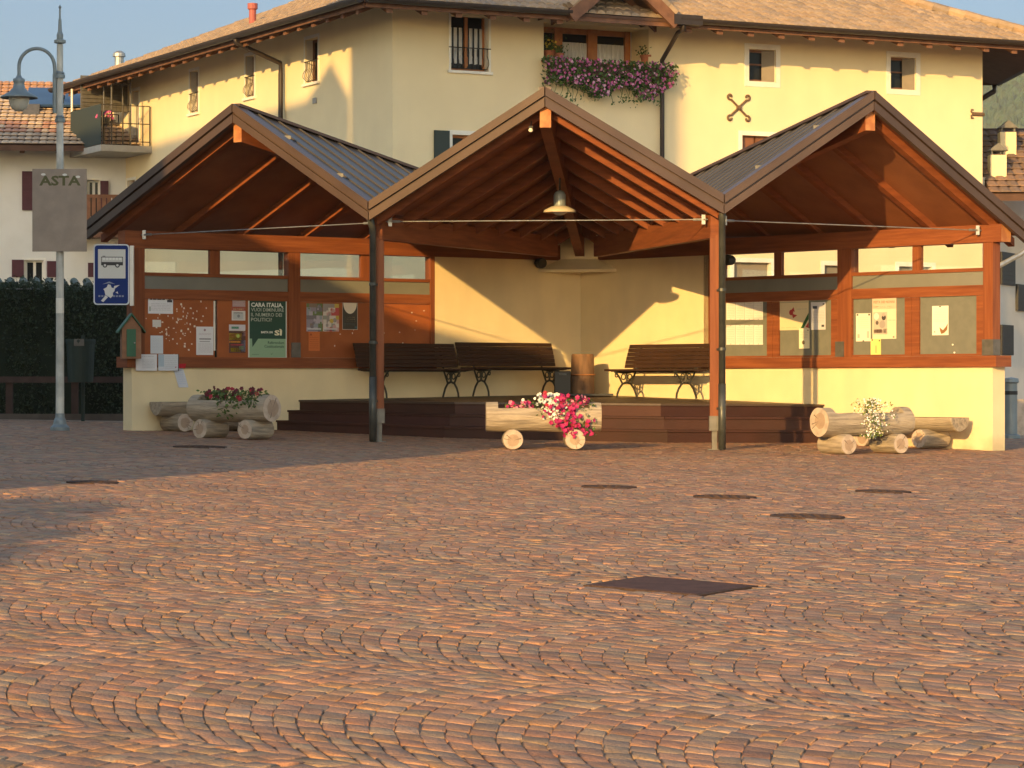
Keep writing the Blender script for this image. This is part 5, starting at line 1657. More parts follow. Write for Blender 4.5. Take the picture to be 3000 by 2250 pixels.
for yy in (325, 222): mb.box(lx0 - .1, lx0 + .02, lpd - .02, lpd + .02, hU(yy) - .02, hU(yy) + .02)
mb.build('gooseneck_arm', M['lampgrey'], t, smooth=False)
mb = MB(); mb.lathe([(.03, hU(220)), (.05, hU(228)), (.085, hU(231)), (.085, hU(240)), (.075, hU(243)), (.09, hU(258)), (.15, hU(270)), (.265, hU(283)), (.27, hU(288)), (.15, hU(277)), (0, hU(275))], (ax1, lpd, 0), 28); la_ = mb.build('lamp_shade', M['lampgrey'], t, smooth=True)
mb = MB(); mb.lathe([(.15, hU(285)), (.145, hU(300)), (.11, hU(317)), (.05, hU(326)), (0, hU(328))], (ax1, lpd, 0), 22); mb.build('globe', M['opal'], t, smooth=True)
mb = MB(); mb.lathe([(.0585, 1.70), (.0585, 1.92)], (lx0, lpd, lg), 16); mb.build('sticker', M['trim'], t)
# painted board on the post: lettering only
bx0, bx1, by0, by1 = 95, 254, 495, 737
bd = lpd - .10
b0, b1 = at(bx0, by1, bd), at(bx1, by0, bd)
t = thing('event_board', 'weathered brown board with faded green letters fixed to the lamp post', 'sign', ((b0.x + b1.x) / 2, bd, b0.z))
mb = MB(); mb.box(b0.x, b1.x, bd - .012, bd + .012, b0.z, b1.z); mb.build('panel', M['banner'], t)
FB = Frame((b0.x, bd - .0125), (1, 0))
mb = MB(); add_text(mb, FB, 'ASTA', .10, b1.z - .235, .19, .002, (.105, .105, .045), .60, .006)
for (u, v) in ((.16, .08), (.47, .085), (.66, .115)): mb.add([FB.p(u + .035 * math.cos(i * .785), .004, b1.z - v + .018 * math.sin(i * .785)) for i in range(8)], [tuple(range(8))], (.72, .70, .64))
mb.build('lettering', M['paper'], t, colattr=True)
mb = MB()
for z_ in (b0.z + .25, b1.z - .25): mb.tube([(lx0, lpd, z_ - .02), (lx0, lpd, z_ + .02)], .062, 14); mb.box(lx0 - .06, lx0 + .06, bd + .012, lpd, z_ - .015, z_ + .015)
mb.build('clamp', M['steel'], t)
# bus stop sign fixed to the pavilion corner
sd_ = 42.25
s0, s1 = at(274, 893, sd_), at(378, 715, sd_)
t = thing('bus_stop_sign', 'blue bus stop sign with a white panel and bus symbol at the pavilion corner', 'sign', ((s0.x + s1.x) / 2, sd_, s0.z))
FS = Frame((s0.x, sd_), (1, 0.10))
w, h = (s1.x - s0.x), s1.z - s0.z
def rrect(mb, a0, a1, z0, z1, r, b, cc, depth=None):
    pts = []
    for (ca, cz, st) in ((a1 - r, z1 - r, 0), (a0 + r, z1 - r, 90), (a0 + r, z0 + r, 180), (a1 - r, z0 + r, 270)):
        for i in range(6): pts.append((ca + r * math.cos(rad(st + i * 18)), cz + r * math.sin(rad(st + i * 18))))
    mb.poly([FS.p(a, b, z) for a, z in pts], cc)
    if depth:
        n = len(pts)
        mb.add([FS.p(a, b, z) for a, z in pts] + [FS.p(a, b - depth, z) for a, z in pts], [(i, (i + 1) % n, n + (i + 1) % n, n + i) for i in range(n)] + [tuple(range(n, 2 * n))], cc)
z0 = s0.z
mb = MB(); rrect(mb, 0, w, 0 + z0, h + z0, .05, .0, (.62, .66, .70), .07); mb.build('box', M['paper'], t, colattr=True)
BLUE = (.010, .030, .155)
mb = MB(); rrect(mb, .018, w - .018, z0 + .018, z0 + h - .018, .04, .002, BLUE)
mb.quad(FS.p(.065, .004, z0 + .385), FS.p(w - .055, .004, z0 + .385), FS.p(w - .055, .004, z0 + h - .075), FS.p(.065, .004, z0 + h - .075), (.62, .62, .58))
mb.build('face', M['paper'], t, colattr=True)
mb = MB()
bx, bz = .11, z0 + .575
R_ = lambda a0, a1, z0_, z1_, cc, b=.006: mb.quad(FS.p(a0, b, z0_), FS.p(a1, b, z0_), FS.p(a1, b, z1_), FS.p(a0, b, z1_), cc)
R_(bx, bx + .315, bz, bz + .125, (.05, .05, .05)); R_(bx + .008, bx + .307, bz + .048, bz + .115, (.55, .55, .52), .007)
for i in range(6): R_(bx + .022 + i * .047, bx + .058 + i * .047, bz + .078, bz + .112, (.72, .72, .69), .008)
R_(bx + .02, bx + .06, bz + .125, bz + .14, (.3, .3, .3))
for u in (.055, .235):
    for rr_, cc, bb in ((.034, (.05, .05, .05), .009), (.018, (.6, .6, .57), .010)):
        mb.add([FS.p(bx + u + rr_ * math.cos(i * .52), bb, bz + rr_ * math.sin(i * .52)) for i in range(12)], [tuple(range(12))], cc)
mb.build('bus_symbol', M['paper'], t, colattr=True)
mb = MB()
ex, ez = w * .44, z0 + .20
WH = (.62, .62, .60)
pts = [(ex + (.075 + .02 * math.sin(i * 2.3)) * math.cos(i * .45), ez + (.085 + .02 * math.cos(i * 1.7)) * math.sin(i * .45)) for i in range(14)]
mb.poly([FS.p(a, .005, z) for a, z in pts], WH)
mb.poly([FS.p(a, .006, z) for a, z in ((ex - .12, ez - .14), (ex - .05, ez - .06), (ex - .02, ez - .09), (ex - .085, ez - .16))], WH)
mb.poly([FS.p(a, .006, z) for a, z in ((ex + .06, ez + .02), (ex + .15, ez + .09), (ex + .07, ez + .075))], WH)
mb.poly([FS.p(a, .006, z) for a, z in ((ex + .09, ez - .02), (ex + .13, ez - .04), (ex + .12, ez - .005))], WH)
mb.poly([FS.p(a, .0062, z) for a, z in ((ex - .1, ez + .10), (ex, ez + .14), (ex + .09, ez + .10), (ex, ez + .115))], (.25, .28, .34))
for i in range(9): R_(.07 + i * .042, .07 + i * .042 + .03, z0 + .115, z0 + .140, (.22, .25, .33), .0045)
mb.build('operator_emblem', M['paper'], t, colattr=True)
mb = MB(); p_ = FS.p(w + .035, -.05, 0)
mb.box(p_.x - .025, p_.x + .03, p_.y - .04, p_.y + .04, z0 - .01, z0 + h - .02); mb.build('mounting_channel', M['trim'], t)
mb = MB()
q_ = FL.p(aL0 + .05, -.05, 0)
for z_ in (z0 + .12, z0 + h - .15): mb.beam((p_.x, p_.y, z_), (q_.x, q_.y, z_), .03, .05)
mb.build('bracket', M['steel'], t)
# little wooden house box with green roof standing on the sill end
e_ = FL.p(FL.px(357)[0], -.13, ST)
e_ = at(383, 1040, 42.45)
gx = e_.x
t = thing('house_box', 'small house-shaped wooden box with green roof and door on the left sill end', 'box', (gx, e_.y, ST - .03), math.atan2(4.8, 6.84) * .4)
mb = MB(); mb.box(-.14, .14, -.12, .12, 0, .44); mb.add([(-.14, -.12, .441), (.14, -.12, .441), (0, -.12, .62), (-.14, .12, .441), (.14, .12, .441), (0, .12, .62)], [(0, 1, 2), (5, 4, 3), (0, 2, 5, 3), (1, 4, 5, 2)]); mb.build('body', M['hut'], t, local=True)
mb = MB()
for s in (-1, 1): mb.beam((s * .19, 0, .395), (0, 0, .655), .32, .025, up=(0, 1, 0)) if False else mb.hexa([(s * .20, -.17, .375), (0, -.17, .635), (0, .17, .635), (s * .20, .17, .375), (s * .20, -.17, .40), (0, -.17, .665), (0, .17, .665), (s * .20, .17, .40)])
mb.build('roof', M['greenwood'], t, local=True)
mb = MB(); mb.box(-.075, .06, -.135, -.121, .03, .43); mb.build('door', M['greenwood'], t, local=True)
mb = MB(); mb.lathe([(0, 0), (.012, 0), (.012, .02), (0, .02)], (.04, -.145, .22), 8); mb.build('knob', M['steel'], t, local=True)
# bin
bd_ = 46.2
bp_ = at(236, 1118, bd_); bg_ = ground(bp_.x, bd_)
zb0, zb1 = at(236, 1120, bd_).z, at(236, 990, bd_).z
t = thing('litter_bin', 'dark green cylindrical litter bin on a post before the hedge', 'bin', (bp_.x, bd_, bg_))
mb = MB(); mb.lathe([(0, zb0), (.20, zb0), (.225, zb1 - .12), (.225, zb1 - .08), (.21, zb1 - .08), (.19, zb0 + .06)], (bp_.x, bd_, 0), 24); mb.build('body', M['bin'], t, smooth=False)
mb = MB(); mb.lathe([(.235, zb1 - .10), (.24, zb1 - .05), (.235, zb1 - .02), (.20, zb1 - .02), (.20, zb1 - .07)], (bp_.x, bd_, 0), 24); mb.build('rim', M['bin'], t)
mb = MB(); mb.tube([(bp_.x, bd_ + .26, bg_), (bp_.x, bd_ + .26, zb1 + .05)], .03, 10); mb.box(bp_.x - .03, bp_.x + .03, bd_ + .2, bd_ + .26, zb1 - .3, zb1 - .2); mb.build('post', M['bin'], t)
mb = MB(); mb.box(bp_.x - .07, bp_.x + .09, bd_ - .236, bd_ - .226, zb1 - .13, zb1 - .02); mb.build('ashtray_plate', M['shoe'], t)
# low wooden fence in front of the hedge, kerb beneath
t = thing('low_fence', 'low dark brown timber rail fence along the hedge', 'fence', at(120, 1190, 47.2).to_tuple())
fz = ground(-8, 47)
f0, f1 = Vector((-13.5, 45.4, 0)), Vector((-4.9, 48.2, 0))
zt_ = at(100, 1112, 46.7).z
mb = MB(); mb.beam((f0.x, f0.y, zt_), (f1.x, f1.y, zt_), .05, .10); mb.build('rail', M['fence'], t)
for k in range(9):
    p = lerp(f0, f1, .03 + k * .118)
    mb = MB(); mb.box(p.x - .055, p.x + .055, p.y + .03, p.y + .12, ground(p.x, p.y) - .02, zt_ + .045); mb.build('fence_post', M['fence'], t)
mb = MB(); mb.beam((f0.x, f0.y - .15, ground(f0.x, f0.y) + .05), (f1.x, f1.y - .15, ground(f1.x, f1.y) + .05), .16, .15); tag(mb.build('kerb', M['kerb']), kind='structure')
# hedge
hz1 = at(100, 832, 48.2).z
h0, h1 = Vector((-14.5, 46.4, 0)), Vector((-3.6, 50.0, 0))
hd = (h1 - h0).normalized(); hn = Vector((hd.y, -hd.x, 0))
t = thing('hedge', 'tall dark clipped hedge behind the lamp post', 'hedge', ((h0.x + h1.x) / 2, (h0.y + h1.y) / 2, ground(-8, 47)))
mb = MB(); hb = ground(-9, 47) - .05
HL = (h1 - h0).length
def hpnt(a, b, z): return h0 + hd * a + hn * b + Vector((0, 0, z))
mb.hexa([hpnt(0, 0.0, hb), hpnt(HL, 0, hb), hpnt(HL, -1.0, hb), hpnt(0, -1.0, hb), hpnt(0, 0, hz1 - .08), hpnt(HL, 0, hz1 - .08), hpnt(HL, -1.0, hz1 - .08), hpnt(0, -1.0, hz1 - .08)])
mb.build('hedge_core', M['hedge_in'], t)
mb = MB()
def hs():
    a = rng.uniform(0, HL)
    if rng.random() < .78:
        z = rng.uniform(hb, hz1); bulge = .11 * math.sin(a * 2.1 + z * 1.7) + .07 * math.sin(a * 5.3 + 2 * z)
        return hpnt(a, .05 + bulge + rng.uniform(-.04, .07), z)
    return hpnt(a, rng.uniform(-1.0, .06), hz1 + rng.uniform(-.08, .03) + .04 * math.sin(a * 3) + (rng.uniform(0, .14) if rng.random() < .12 else 0))
leaf_cloud(mb, 30000, hs, .060, (1, 1, 1), .35, .2)
mb.build('foliage', M['hedge'], t, colattr=True)
# tiled coping of a garden wall seen over the hedge
t = thing('garden_wall', 'garden wall behind the hedge with a grey tile coping', 'wall', hpnt(5, -1.6, hb).to_tuple())
mb = MB(); mb.hexa([hpnt(0, -1.5, hb), hpnt(HL - .5, -1.5, hb), hpnt(HL - .5, -1.75, hb), hpnt(0, -1.75, hb), hpnt(0, -1.5, hz1 + .02), hpnt(HL - .5, -1.5, hz1 + .02), hpnt(HL - .5, -1.75, hz1 + .02), hpnt(0, -1.75, hz1 + .02)]); mb.build('wall', M['concrete'], t)
mb = MB()
for i in range(int((HL - .6) / .22)):
    a = .1 + i * .22; k = rng.uniform(.5, .75)
    mb.tube([hpnt(a, -1.32, hz1 + .03), hpnt(a, -1.62, hz1 + .12)], [.075, .07], 8, cc=(.22 * k, .26 * k, .22 * k))
mb.build('coping', M['tile'], t, colattr=True)

# ------------------------------------------------------------------ flower box and small things on the house ledge
zL = lo[2]
a0, a1 = FH.px(1588, 200)[0], FH.px(1950, 200)[0]
t = thing('window_flower_box', 'long window box with masses of pink geraniums below the loggia', 'flower box', FH.p((a0 + a1) / 2, .2, zL - .3))
mb = MB(); FH.box(mb, a0 + .1, a1 - .1, .06, .30, zL - .30, zL - .07); mb.build('box', M['fence'], t)
am_ = (a0 + a1) / 2; hw_ = (a1 - a0) / 2 + .08
def fbp():
    u = rng.uniform(-1, 1); z = rng.uniform(-.78, .06)
    taper = 1.0 if z > -.55 else 1 - (-.55 - z) * 1.2
    low = -.62 + .14 * math.sin(u * 7) + (.0 if abs(u) < .8 else .15)
    if z < low: z = low + rng.uniform(0, .3)
    return FH.p(am_ + u * hw_ * taper, .18 + rng.uniform(-.08, .26), zL - .02 + z)
mb = MB(); leaf_cloud(mb, 3200, fbp, .085, (.75, .85, .7), .4); mb.build('foliage', M['leaf'], t, colattr=True)
mb = MB()
for _ in range(520):
    p = fbp(); p = p + Vector((FH.n[0], FH.n[1], 0)) * .10
    blossom(mb, p, rng.uniform(.022, .042), rng.choice([LILA, LILA, (.55, .22, .38), (.42, .09, .25), (.62, .34, .46)]), (FH.n[0] + rng.gauss(0, .4), FH.n[1], rng.gauss(.2, .4)))
mb.build('blossom', M['petal'], t, colattr=True)
for _ in range(26):
    mb = MB()
    u = rng.uniform(-1, 1); p = FH.p(am_ + u * hw_, .3, zL - .55)
    q = p + Vector((rng.uniform(-.12, .12), -.05, -rng.uniform(.15, .35))); mb.tube([p, (p + q) / 2 + Vector((.02, -.02, 0)), q], .006, 4, cc=(.7, .8, .6)); leaf_cloud(mb, 5, lambda: q + Vector((rng.gauss(0, .04), 0, rng.gauss(0, .05))), .07, (.7, .8, .6))
    mb.build('trailing_stem', M['leaf'], t, colattr=True)
for (px_, dep, lab, tall, cc) in ((1609, .35, 'terracotta pot with a tall yellow-flowered plant at the left end of the ledge', 1, (.75, .55, .06)), (1893, .12, 'terracotta pot with a small green plant at the right end of the loggia ledge', 0, None), (1640, .10, 'small terracotta pot with sparse shoots next to the yellow-flowered pot', 0, None)):
    a_ = FH.px(px_, 180, -dep)[0]
    p = FH.p(a_, -dep, zL - .002)
    k = .7 if px_ == 1640 else 1.0
    t = thing('flower_pot', lab, 'flower pot', tuple(p), 0, 'pots on the loggia ledge')
    mb = MB(); mb.lathe([(0, 0), (.085 * k, 0), (.12 * k, .20 * k), (.135 * k, .20 * k), (.135 * k, .245 * k), (.11 * k, .245 * k), (.10 * k, .22 * k), (0, .22 * k)], (0, 0, 0), 18); mb.build('pot', M['red_clay'], t, local=True)
    mb = MB(); leaf_cloud(mb, 90, lambda: (rng.gauss(0, .08), rng.gauss(0, .07), .24 * k + abs(rng.gauss(.06, .08 + .09 * tall))), .06, (.7, .85, .6)); mb.build('plant', M['leaf'], t, local=True, colattr=True)
    if cc:
        mb = MB()
        for _ in range(14): blossom(mb, (rng.gauss(.02, .07), -.06 + rng.gauss(0, .04), .42 + rng.gauss(0, .07)), .03, cc)
        mb.build('blossom', M['petal'], t, local=True, colattr=True)
a_, z_ = FH.px(1881, 105, -.35)
p = FH.p(FH.px(1882, 105, -.62)[0], -.55, FH.px(1882, 105, -.55)[1])
t = thing('wall_lantern', 'small black lantern on the loggia side wall', 'lantern', tuple(p))
mb = MB(); mb.box(-.075, .075, -.075, .075, -.15, -.12); mb.box(-.075, .075, -.075, .075, .10, .13); mb.lathe([(.11, .13), (.03, .20), (0, .21)], (0, 0, 0), 4)
for (x, y) in ((-.07, -.07), (.07, -.07), (.07, .07), (-.07, .07)): mb.box(x - .01, x + .01, y - .01, y + .01, -.12, .10)
mb.box(-.02, .02, .07, .2, .12, .15); mb.build('cage', M['railing'], t, local=True)
mb = MB(); mb.box(-.045, .045, -.045, .045, -.115, .09); mb.build('lamp_glass', M['opal'], t, local=True)
p = FHL.p(15.0, 1.15, zb + .50)
t = thing('flower_pot', 'pot of pink flowers hung inside the balcony railing', 'flower pot', tuple(p))
mb = MB(); mb.lathe([(0, 0), (.10, 0), (.13, .2), (.11, .2), (0, .18)], (0, 0, 0), 14); mb.tube([(.1, 0, .1), (.1, .1, .1), (.1, .3, .1)], .01, 5); mb.build('pot', M['black'], t, local=True)
mb = MB()
for _ in range(30): blossom(mb, (rng.gauss(0, .12), rng.gauss(0, .1), .25 + rng.gauss(0, .06)), .04, (.6, .10, .28))
mb.build('blossom', M['petal'], t, local=True, colattr=True)

# ------------------------------------------------------------------ neighbour houses
def simple_tiles(mb, o, along, up, length, depth, tw=.24, tl=.40, k0=1.0, pal_=None, stain=0):
    along, up = Vector(along), Vector(up)
    nrow, ncol = int(depth / tl), int(length / tw)
    ang = (0, 60, 120, 180)
    nz = along.cross(up).normalized()
    if nz.z < 0: nz = -nz
    for r in range(nrow):
        for c_ in range(ncol):
            k = rng.uniform(.9, 1.06) * k0
            cc = tuple(v * k for v in rng.choice(pal_ or pal))
            if stain and .7 < r * tl < 1.9 and stain < c_ * tw < stain + 1.2 + r * tl * .5 and rng.random() < .55: cc = (.42 * k, .23 * k, .16 * k)
            vs_ = []
            for (t_, l_, rr) in ((r * tl, .055, .5), ((r + 1.08) * tl, .008, .5)):
                for a_ in ang: vs_.append(o + along * ((c_ + .5) * tw + math.cos(rad(a_)) * tw * rr) + up * t_ + nz * (l_ + math.sin(rad(a_)) * tw * .14))
            mb.add(vs_, [(0, 1, 5, 4), (1, 2, 6, 5), (2, 3, 7, 6), (0, 1, 2, 3)], cc)

# white house with maroon shutters at far left
FW = Frame((-20.0, 74.0), (1, 0.10))
wh = thing('white_house', 'white house with maroon shutters and tiled roof beyond the hedge', 'house', (-14, 75, GZ))
hole = []
def rw(x0, x1, y0, y1): return rectF(FW, x0, x1, y0, y1)
q1 = rw(255, 292, 527, 640); q2 = rw(72, 128, 762, 830); q3 = rw(262, 300, 762, 830)
EW = FW.px(120, 442)[1]
mb = MB(); wall_holes(mb, FW, 0, 14, GZ - .5, EW, [q1, q2], .2)
for a_ in (0, 14):
    p, q = FW.p(a_, 0, 0), FW.p(a_, -8, 0); mb.quad((p.x, p.y, GZ), (q.x, q.y, GZ), (q.x, q.y, EW), (p.x, p.y, EW))
mb.build('wall', M['white_pl'], wh)
window(FW, q1, .05, parent=wh, wood=M['trim']); window(FW, q2, .06, parent=wh, wood=M['trim'])
def shut(x0, x1, y0, y1):
    a0, z1 = FW.px(x0, y0); a1, z0 = FW.px(x1, y1)
    mb = MB(); FW.box(mb, a0, a1, .016, .06, z0, z1)
    n = int((z1 - z0) / .09)
    for i in range(n): FW.box(mb, a0 + .05, a1 - .05, .061, .070, z0 + .03 + i * .09, z0 + .085 + i * .09)
    mb.build('shutter', M['shutter_m'], wh)
shut(65, 95, 502, 616); shut(228, 254, 520, 632); shut(294, 318, 530, 640); shut(35, 70, 761, 812); shut(138, 166, 765, 812); shut(258, 275, 770, 812)
mb = MB(); zr = EW
eo = FW.p(-1, 1.1, EW + .05); upv = Vector((-FW.n[0], -FW.n[1], .40)).normalized()
al = Vector((FW.d[0], FW.d[1], 0))
rp = [eo, eo + al * 16, eo + al * 16 + upv * 4.5, eo + upv * 4.5]
mb.add(rp + [dz(p, -.14) for p in rp], [(0, 1, 2, 3), (7, 6, 5, 4), (0, 4, 5, 1), (1, 5, 6, 2), (2, 6, 7, 3), (3, 7, 4, 0)])
rf = mb.build('roof', M['eave_dk'], wh)
mb = MB(); simple_tiles(mb, eo, al, upv, 16, 4.5, tw=.19, tl=.34, k0=1.2, pal_=[(.50, .38, .27), (.46, .35, .25), (.54, .41, .29), (.42, .32, .24)], stain=FW.px(-10, 380)[0] + 1); mb.build('roof_tiles', M['tile'], rf, colattr=True)
for i in range(16):
    mb = MB(); mb.hang(FW.p(.3 + i * .9, 1.0, EW + .0), FW.p(.3 + i * .9, -.1, EW + .4), .12, .14); mb.build('rafter_tail', M['eave_dk'], rf)
sk = eo + al * (FW.px(48, 300, 1.1)[0] + 1.0) + upv * 2.6
mb = MB()
for s in (0,):
    nz = al.cross(upv).normalized(); nz = nz if nz.z > 0 else -nz
    P_ = [sk, sk + al * .42, sk + al * .42 + upv * .4 + nz * .16, sk + upv * .4 + nz * .16]
    mb.add([p + nz * .05 for p in P_] + P_, [(0, 1, 2, 3), (4, 5, 1, 0), (5, 6, 2, 1), (6, 7, 3, 2), (7, 4, 0, 3)])
mb.build('roof_window', M['shoe'], rf)
mb = MB(); so = eo + al * (FW.px(50, 300, 1.1)[0] + 1.0) + upv * 3.0
for i in range(3):
    P_ = [so + al * (i * 1.0 + .02), so + al * (i * 1.0 + .98), so + al * (i * 1.0 + .98) + upv * 1.6, so + al * (i * 1.0 + .02) + upv * 1.6]
    mb.add([p + nz * .2 for p in P_] + [p + nz * .14 for p in P_], [(0, 1, 2, 3), (0, 4, 5, 1), (1, 5, 6, 2), (2, 6, 7, 3), (3, 7, 4, 0)])
o = mb.build('solar_array', M['solar']); tag(o, 'row of dark blue solar panels on the white house roof', 'solar panel')
# balcony of brown boards on the white house, right of the sign board
a0, z1 = FW.px(262, 600); a1, z0 = FW.px(330, 700)
mb = MB(); FW.box(mb, a0 - .6, a1 + .8, .05, 1.0, z0, z0 + .12); b_ = mb.build('balcony', M['eave'], wh)
mb = MB()
for i in range(16): FW.box(mb, a0 - .55 + i * .13, a0 - .45 + i * .13, .95, .98, z0 + .12, z0 + 1.0)
FW.box(mb, a0 - .6, a1 + .8, .94, 1.0, z0 + 1.0, z0 + 1.08); mb.build('balustrade', M['shutter_b'], b_)

# orange roofed house further back
t = thing('orange_roof_house', 'house with weathered orange roof far behind the white house', 'house', (-16, 96, GZ))
FO = Frame((-24, 96), (1, .12)); EO = FO.px(120, 375)[1]
mb = MB(); FO.box(mb, 0, 15, -7, 0, GZ, EO); mb.build('wall', M['white_pl'], t)
eo2 = FO.p(-.8, .9, EO - .1); up2 = Vector((-FO.n[0], -FO.n[1], .42)).normalized(); al2 = Vector((FO.d[0], FO.d[1], 0))
L2 = FO.px(215, 200)[0] + .8
rp = [eo2, eo2 + al2 * 17, eo2 + al2 * 17 + up2 * 5.2, eo2 + up2 * 5.2]
mb = MB(); mb.add(rp + [dz(p, -.15) for p in rp], [(0, 1, 2, 3), (7, 6, 5, 4), (0, 4, 5, 1), (1, 5, 6, 2), (2, 6, 7, 3), (3, 7, 4, 0)]); rf = mb.build('roof', M['eave_dk'], t)
mb = MB(); simple_tiles(mb, eo2, al2, up2, 17, 5.2, k0=1.0, pal_=[(.50, .27, .15), (.46, .25, .14), (.54, .30, .17)]); mb.build('roof_tiles', M['tile'], rf, colattr=True)

# house at the right with two chimneys
FRH = Frame((11.06, 67.7), (1, -0.02))
t = thing('grey_house', 'pale grey house with brown tiled roof and two chimneys at the right edge', 'house', (15, 68, GZ))
ER_ = FRH.px(2950, 570)[1]
FRW = Frame((11.06, 67.7), (.42, .91))
mb = MB(); FRW.box(mb, 0, 11, -.3, 0, GZ - .3, ER_ + .4); q_ = [FRH.p(0, -.1, 0), FRH.p(4, -9, 0)]
mb.build('wall', M['white_pl'], t)
for (x0, x1, y0, y1) in ((2928, 2968, 737, 838), (2975, 3030, 832, 915), (2928, 2963, 951, 1041)):
    a0, z1 = FRW.px(x0, y0); a1, z0 = FRW.px(x1, y1)
    mb = MB(); FRW.box(mb, a0, a1, .002, .06, z0, z1)
    for i in range(int((z1 - z0) / .1)): FRW.box(mb, a0 + .05, a1 - .05, .061, .07, z0 + .03 + i * .1, z0 + .09 + i * .1)
    mb.build('shutter', M['black'], t)
eo3 = FRH.p(-.04, .9, ER_ - .05); up3 = Vector((-FRH.n[0], -FRH.n[1], .44)).normalized(); al3 = Vector((FRH.d[0], FRH.d[1], 0))
rp = [eo3, eo3 + al3 * 13, eo3 + al3 * 13 + up3 * 4.7, eo3 + up3 * 4.7]
mb = MB(); mb.add(rp + [dz(p, -.15) for p in rp], [(0, 1, 2, 3), (7, 6, 5, 4), (0, 4, 5, 1), (1, 5, 6, 2), (2, 6, 7, 3), (3, 7, 4, 0)]); rf = mb.build('roof', M['eave_dk'], t)
mb = MB(); simple_tiles(mb, eo3, al3, up3, 13, 4.7, k0=.85, pal_=[(.34, .22, .16), (.30, .20, .15), (.38, .25, .18), (.27, .19, .15)]); mb.build('roof_tiles', M['tile'], rf, colattr=True)
for (cx, cy0, cy1, dd) in ((2921, 505, 418, 68.0), (2950, 425, 352, 69.4)):
    p0, p1 = at(cx, cy0 + 14, dd), at(cx, cy1, dd)
    mb = MB(); mb.box(p0.x - .19, p0.x + .19, p0.y - .2, p0.y + .2, p0.z - .4, p1.z - .3); ch = mb.build('chimney', M['cream'], t)
    mb = MB(); z_ = p1.z - .3
    for (x, y) in ((-.17, -.18), (.13, -.18), (-.17, .14), (.13, .14)): mb.box(p0.x + x, p0.x + x + .04, p0.y + y, p0.y + y + .04, z_, z_ + .10)
    mb.add([(p0.x - .23, p0.y - .25, z_ + .10), (p0.x + .23, p0.y - .25, z_ + .10), (p0.x + .23, p0.y + .25, z_ + .10), (p0.x - .23, p0.y + .25, z_ + .10), (p0.x, p0.y - .25, z_ + .28), (p0.x, p0.y + .25, z_ + .28)], [(0, 1, 4), (1, 2, 5, 4), (2, 3, 5), (3, 0, 4, 5), (3, 2, 1, 0)])
    mb.build('chimney_cap', M['shoe'], ch)
mb = MB(); mb.tube([at(2925, 780, 66), at(2990, 745, 66.2), at(3060, 700, 66.4)], .06, 8); mb.build('flue_pipe', M['steel'], t)
# dark bollard, block and paving edge at far right
bl_ = at(2962, 1235, 46.5)
t = thing('bollard', 'dark grey post standing behind the right end of the pavilion', 'bollard', (bl_.x, 46.5, ground(bl_.x, 46.5)))
mb = MB(); mb.lathe([(.15, 0), (.15, .05), (.10, .07), (.10, .88), (.13, .90), (.12, .96), (0, .98)], (0, 0, 0), 16); mb.build('post', M['lampgrey'], t, local=True)
mb = MB(); mb.lathe([(.106, .70), (.106, .76)], (0, 0, 0), 16); mb.build('band', M['black'], t, local=True)
wl0 = at(2975, 1170, 50.0)
mb = MB(); mb.box(wl0.x, wl0.x + 4, 50, 50.4, ground(9, 47) - .05, wl0.z); tag(mb.build('stone_kerb_wall', M['logcut']), 'low pale stone wall at the far right edge', 'wall')

# ------------------------------------------------------------------ wooded hill far behind on the right
mb = MB()
n = 40; m_ = 16
def hill_z(x, y):
    t_ = max(0, (y - 1100) / 900.0)
    return -3 + t_ * (150 + 22 * math.sin(x * .006 + .8) + 10 * math.sin(x * .021) + max(0, x - 180) * .30)
for j in range(m_ + 1):
    for i in range(n + 1):
        x = -700 + 1900 * i / n; y = 1100 + 900 * j / m_
        mb.v.append((x, y, hill_z(x, y))); mb.c.append((1, 1, 1))
mb.f += [(j * (n + 1) + i, j * (n + 1) + i + 1, (j + 1) * (n + 1) + i + 1, (j + 1) * (n + 1) + i) for j in range(m_) for i in range(n)]
tag(mb.build('hill', M['hill']), kind='structure')
mb = MB()
for _ in range(7000):
    y = rng.uniform(1250, 2000); x = y * rng.uniform(.14, .22)
    z = hill_z(x, y); s = rng.uniform(2.2, 4.4); hgt = s * rng.uniform(2.0, 3.2)
    k = rng.uniform(.7, 1.2); cc = (k * rng.uniform(.85, 1.15), k, k * rng.uniform(.85, 1.1))
    conif = rng.random() < .45
    ring6 = [i * 1.047 for i in range(6)]
    vs_ = [(x + s * (.6 if conif else 1.0) * math.cos(t_) * (1 + rng.uniform(-.3, .3)), y + s * .6 * math.sin(t_), z + hgt * (.1 if conif else .4) + rng.uniform(-.8, .8)) for t_ in ring6]
    if conif: mb.add(vs_ + [(x, y, z + hgt * 1.1)], [(i, (i + 1) % 6, 6) for i in range(6)], cc)
    else:
        up_ = [(x + s * .6 * math.cos(t_ + .5) * (1 + rng.uniform(-.3, .3)), y + s * .4 * math.sin(t_ + .5), z + hgt * .75 + rng.uniform(-.6, .6)) for t_ in ring6]
        low_ = [(x + s * .5 * math.cos(t_), y + s * .3 * math.sin(t_), z) for t_ in ring6]
        mb.add(vs_ + up_ + low_ + [(x, y, z + hgt * .92)], [(i, (i + 1) % 6, 6 + (i + 1) % 6, 6 + i) for i in range(6)] + [(12 + i, 12 + (i + 1) % 6, (i + 1) % 6, i) for i in range(6)] + [(6 + i, 6 + (i + 1) % 6, 18) for i in range(6)], cc)
o = mb.build('forest', M['forest'], colattr=True)
tag(o, 'hazy dark green forest covering the hillside at right', 'forest', None, 'stuff')
